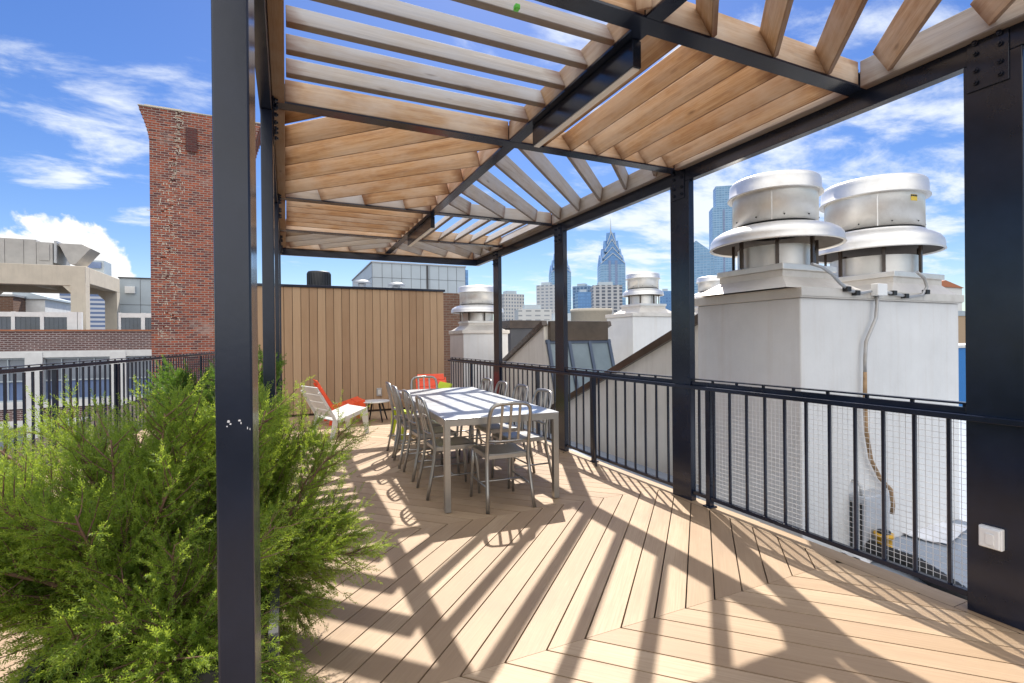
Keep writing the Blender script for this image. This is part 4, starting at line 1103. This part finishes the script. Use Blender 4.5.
# ducts on the frame
hv=empty('air_handler',(XC-6,40,zt_),'row of beige air handling units on the concrete frame','air handler')
za=on_y(20,239,YC+1).z
xe=on_y(53.5,250,YC+1).x; x=XC-14
edges=[-10,5.5,24.5,37,53.5]
for a_,b_ in zip(edges[:-1],edges[1:]):
    xa,xb=on_y(a_,250,YC+1).x,on_y(b_,250,YC+1).x; o_=MB(); o_.box((xa+.008,YC+.9,zt_+.06),(xb-.008,YC+3.2,za-(0 if a_!=37 else .12))); cs=o_.build('cabinet',M['hvac'],hv,bevel=.01)
    if a_==37: d_=MB(); d_.box((xa+.15,YC+.86,zt_+.35),(xb-.15,YC+.899,za-.25)); d_.build('hatch',M['hvac'],cs,bevel=.01)
o_=MB(); o_.box((XC-14,YC+.95,zt_+.001),(xe,YC+3.1,zt_+.059)); o_.build('base',M['darkroof'],hv)
dh=empty('duct_hood',(xe+1,40,zt_),'slanting beige duct hood at the corner of the concrete frame','duct')
P_=lambda px,py:(on_y(px,py,YC+1).x,on_y(px,py,YC+1).z)
o_=MB(); o_.prism([P_(58,243),P_(82,244.3),P_(91,248.5),P_(75,264.8),P_(69,263.5)],'y',YC+1,YC+2.8); o_.build('hood',M['hvac'],dh,bevel=.02)
o_=MB(); o_.prism([P_(54.5,241),P_(57.3,241),P_(57.3,263.5),P_(54.5,263)],'y',YC+.9,YC+3); o_.build('flange',M['galv'],dh)
bm2=empty('cooling_unit',(XC,42,zt_),'small blue rooftop cooling unit beyond the duct hood','cooling unit')
p0=on_y(84,268,44.9); p1=on_y(104,260.5,44.9); o_=MB(); o_.box((p0.x,44.9,p0.z-1),(p1.x,46.6,p1.z)); o_.build('case',M['panel'],bm2,bevel=.02)
o_=MB(); o_.box((p0.x+.15,44.8,p0.z),(p1.x-.15,44.899,p1.z-.15)); o_.build('louvre',M['glassblue'],bm2)
# grey clad block beside the pillar, shed and penthouse
def block(name,px0,px1,pyt,Y,zb,depth,mat,lab,cat='building',group=None):
    a_,b_=on_y(px0,pyt,Y),on_y(px1,pyt,Y); t=empty(name,((a_.x+b_.x)/2,Y,zb),lab,cat,group); zt=(a_.z+b_.z)/2
    o_=MB(); o_.box((a_.x,Y,zb),(b_.x,Y+depth,zt),uv='wall'); o_.build('wall',mat,t)
    return t,a_.x,b_.x,zt
t,xa,xb,zt=block('clad_building',119,175,279,46.0,-14,8,M['panel'],'pale blue grey metal clad block left of the brick pillar')
o_=MB()
for k in range(1,8): o_.box((xa+k*1.3-.01,45.985,zt-5.5),(xa+k*1.3+.01,45.998,zt-.05))
o_.box((xa,45.984,zt-2.0),(xb,45.997,zt-1.97)); o_.box((xa-.05,45.9,zt+.001),(xb+.05,54,zt+.08)); o_.build('seam',M['darkroof'],t)
p=on_y(130.5,290,46); o_=MB(); o_.box((p.x-.32,45.8,p.z-.26),(p.x+.32,45.98,p.z+.26)); o_.build('wall_vent',M['paintwhite'],t,bevel=.02)
t,xa,xb,zt=block('shed',17,45,299,52.0,-14,6,M['paintwhite'],'pale metal shed seen under the concrete frame','shed')
o_=MB(); o_.prism([(xa-.2,zt+.001),(xb+.2,zt+.001),(xb+.2,zt+.15),(xa-.2,zt+.8)],'y',51.8,58.2); o_.build('roof',M['panel'],t)
t,xa,xb,zt=block('brick_penthouse',-20,13,296,50.0,-14,6,M['brick3'],'brown brick penthouse under the left end of the concrete frame','penthouse')
o_=MB(); o_.box((xa,49.9,zt+.001),(xb+.1,56,zt+.15)); o_.build('roof_edge',M['galv'],t)

# ------------------------------------------------------------------ skyline
FM={'stripe':facade('striped_tower',(.55,.57,.62),(.10,.16,.32),400,3.8,1.1,.5,.1),
 'white':facade('pale_tower',(.56,.55,.53),(.20,.24,.30),3.2,3.6,.5,.5,.2),
 'white2':facade('pale_office',(.52,.53,.54),(.26,.30,.36),5,3.6,.6,.45,.2),
 'blue':facade('blue_glass_tower',(.12,.25,.46),(.085,.20,.42),3.6,3.8,.78,.66,.18,.25,tint=(.13,.28,.52),gvar=.7),
 'blue2':facade('pale_blue_glass',(.24,.36,.48),(.13,.25,.40),4.5,3.8,.85,.7,.15,.3,tint=(.20,.37,.56),gvar=.7),
 'grid':facade('gridded_office',(.50,.50,.50),(.09,.11,.15),7,4,.6,.68,.2),
 'gridblue':facade('blue_grid_office',(.22,.32,.46),(.09,.17,.30),5,4,.7,.7,.2),
 'low':facade('low_white_building',(.62,.62,.60),(.30,.32,.34),8,4,.6,.3,.3)}
def tower(name,px0,px1,pyt,dist,mat,lab,depth=None,yaw=0,group='skyline buildings',roof=True,cat='tower'):
    """rectangular tower, base on the ground, front roughly towards the camera"""
    a_,b_=at(px0,pyt,dist),at(px1,pyt,dist); w_=(b_-a_).length; zt=(a_.z+b_.z)/2; dp=depth or w_*.8
    c=(a_+b_)/2; ang=math.atan2(-c.x,c.y)+R(yaw); t=empty(name,(c.x,c.y,-14),lab,cat,group); t.rotation_euler.z=ang
    # local frame: x right, y away
    f=abs(math.cos(R(yaw)))+abs(math.sin(R(yaw)))*dp/w_*.6; w2=w_/f
    o_=MB(); H=zt+14
    lo=Vector((-w2/2,0,0)); hi=Vector((w2/2,dp,H))
    o_.box(lo,hi,uv='wall'); 
    def bl_(mb,nm,mt):
        me=mb.build(nm,mt,None); me.parent=t; return me
    bl_(o_,'shaft',mat)
    if roof:
        o_=MB(); o_.box((-w2*.28,dp*.2,H+.01),(w2*.2,dp*.7,H+w2*.07+2)); bl_(o_,'roof_plant',M['panel'])
    return t,w2,dp,H,bl_
def liberty(px0,px1,py_sh,py_top,py_tip,dist,lab):
    a_,b_=at(px0,py_sh,dist),at(px1,py_sh,dist); w_=(b_-a_).length*.86; c=(a_+b_)/2
    t=empty('spired_skyscraper',(c.x,c.y,-14),lab,'skyscraper','skyline buildings'); t.rotation_euler.z=math.atan2(-c.x,c.y)+R(9)
    zs=c.z+14; zt=at((px0+px1)/2,py_top,dist).z+14; ztip=at((px0+px1)/2,py_tip,dist).z+14
    def bl_(mb,nm,mt): o=mb.build(nm,mt,None); o.parent=t; return o
    o_=MB(); o_.box((-w_/2,-w_/2,0),(w_/2,w_/2,zs),uv='wall'); bl_(o_,'shaft',FM['blue2'])
    # stacked gables narrowing to the spire
    n=4; lastw=w_; zprev=zs
    o_=MB(); d_=MB()
    for k in range(n):
        f0=1-k/n; wk=w_*(f0**.72)*.99; z0=zs+(zt-zs)*(k/n)**1.0-(.0 if k==0 else (zt-zs)*.06); zpk=z0+(zt-zs)*(.36+.02*k)
        h=wk/2
        zb_=z0-(zt-zs)*.02
        for sgn in (0,1):
            if sgn==0: poly=[(-h,zb_),(h,zb_),(h,z0+.02*(zt-zs)),(0,zpk),(-h,z0+.02*(zt-zs))]; o_.prism(poly,'y',-h*1.003,h*1.003)
            else: poly=[(-h*1.002,zb_),(h*1.002,zb_),(h*1.002,z0+.021*(zt-zs)),(0,zpk*1.0005),(-h*1.002,z0+.021*(zt-zs))]; o_.prism(poly,'x',-h*1.001,h*1.001)
        for yy in (-h*1.02,):
            d_.bar((-h,yy,z0+.02*(zt-zs)),(0,yy,zpk),w_*.025,w_*.03); d_.bar((h,yy,z0+.02*(zt-zs)),(0,yy,zpk),w_*.025,w_*.03)
    bl_(o_,'crown',FM['blue']); bl_(d_,'crown_trim',M['panel'])
    o_=MB()
    for x in (-w_*.13,w_*.13): o_.box((x-w_*.05,-w_/2-w_*.02,0),(x+w_*.05,-w_/2-.01,zs+(zt-zs)*.12),uv='wall')
    bl_(o_,'glass_bay',M['glassblue'])
    o_=MB(); o_.tube([(0,0,zt-2),(0,0,zt+(ztip-zt)*.3),(0,0,ztip)],[w_*.06,w_*.03,w_*.008],8); bl_(o_,'spire',M['panel'])
liberty(597,625,266,236,218.5,780,'blue glass skyscraper with stacked gables and a needle spire, between the middle posts')
liberty(548.5,571,274,250,238,800,'blue glass gabled skyscraper mostly hidden behind the third right post')
D=600
T=[('apartment_tower',502,526.5,294,520,'white','white apartment tower just right of the last railing post',25),
 ('office_tower',535,556,285,560,'white2','pale blank topped office tower left of the third right post',-15),
 ('office_block',517,553,309,430,'low','low pale office block in front of the pale towers',10),
 ('glass_tower',571,590,286,640,'gridblue','blue glass office tower right of the third right post',-20),
 ('glass_tower',577,592,292,560,'blue','lower blue glass tower right of the third right post',15),
 ('office_tower',592,623,285,600,'grid','wide gridded grey office tower below the spired skyscraper',8),
 ('glass_tower',660,671,291,620,'blue','blue glass tower at the left edge of the second right post',0),
 ('glass_tower',686,704,300,620,'gridblue','blue tower half hidden by the near chimney',0),
 ('white_terrace',540,600,320,300,'low','long low white rooftop building with dark openings',6),
 ('striped_tower',64,111,293,430,'stripe','blue and white striped tower seen through the concrete frame',-14),
 ('blue_block',452,468,270,420,'blue','blue topped block peeking over the grey clad building',0)]
for (nm,a_,b_,yt,di,mt,lab,yw) in T: tower(nm,a_,b_,yt,di,FM[mt],lab,yaw=yw,cat='building' if 'block' in nm or 'terrace' in nm else 'tower')
# stepped glass skyscraper on the right and the pointed one
t,w2,dp,H,bl_=tower('glass_skyscraper',712,733,207,820,FM['blue2'],'tall stepped glass skyscraper left of the near exhaust fan',yaw=12,roof=False,cat='skyscraper')
o_=MB(); h2=at(720,185.5,820).z+14; o_.box((-w2*.30,dp*.1,H+.01),(w2*.5,dp*.9,h2),uv='wall'); bl_(o_,'upper_shaft',FM['blue2'])
o_=MB(); o_.box((w2*.02,-.6,H*.3),(w2*.10,-.05,H-4),uv='wall'); bl_(o_,'glass_strip',M['glassblue'])
p0,p1,p2=at(694,300,700),at(714,300,700),at(697,240,700)
wl=(p1-p0).length; c=(p0+p1)/2; t=empty('wedge_tower',(c.x,c.y,-14),'glass tower with a slanting wedge top behind the near chimney','skyscraper','skyline buildings'); t.rotation_euler.z=math.atan2(-c.x,c.y)
o_=MB(); zl_=p2.z+14; zr_=at(713,254,700).z+14; o_.prism([(-wl/2,0),(wl/2,0),(wl/2,zr_),(-wl*.35,zl_),(-wl/2,zl_-4)],'y',0,wl); o=o_.build('shaft',FM['blue2']); o.parent=t
# round pale rooftop drum building
p=at(603,320,150); rr=(at(624,320,150)-at(582,320,150)).length/2; zt=at(603,308,150).z
t=empty('round_building',(p.x,p.y+rr,-14),'pale round parapet building below the gridded office tower','building')
o_=MB(); o_.lathe([(rr,0),(rr,zt+14-1.1),(rr*1.03,zt+14-1.0),(rr*1.03,zt+14),(rr*.97,zt+14),(0,zt+13.8)],(p.x,p.y+rr,-14),40); o_.build('wall',M['concrete'],t)
# blue wall and roofs glimpsed right of the near chimney
t,xa,xb,zt=block('blue_building',930,1100,346,24.0,-14,6,M['bluetarp'],'bright blue wall glimpsed between the near chimney and the near post')
o_=MB(); o_.box((xa-.1,23.9,zt+.001),(xb,30,zt+.25)); o_.build('parapet',M['paintwhite'],t)
t,xa,xb,zt=block('tan_building',930,1150,318,48.0,-14,10,M['tan'],'tan building beyond the blue wall')
o_=MB(); o_.box((xa-.1,47.9,zt+.001),(xb,58,zt+.9)); o_.build('parapet',M['panel'],t)
t,xa,xb,zt=block('red_roof_house',925,962,287,90.0,-14,12,M['paintwhite'],'far white house with reddish roof beyond the near chimney','house')
o_=MB(); o_.prism([(xa-.4,zt+.001),(xb+.4,zt+.001),((xa+xb)/2,zt+2.2)],'y',89.5,102); o_.build('roof',M['coping'],t)
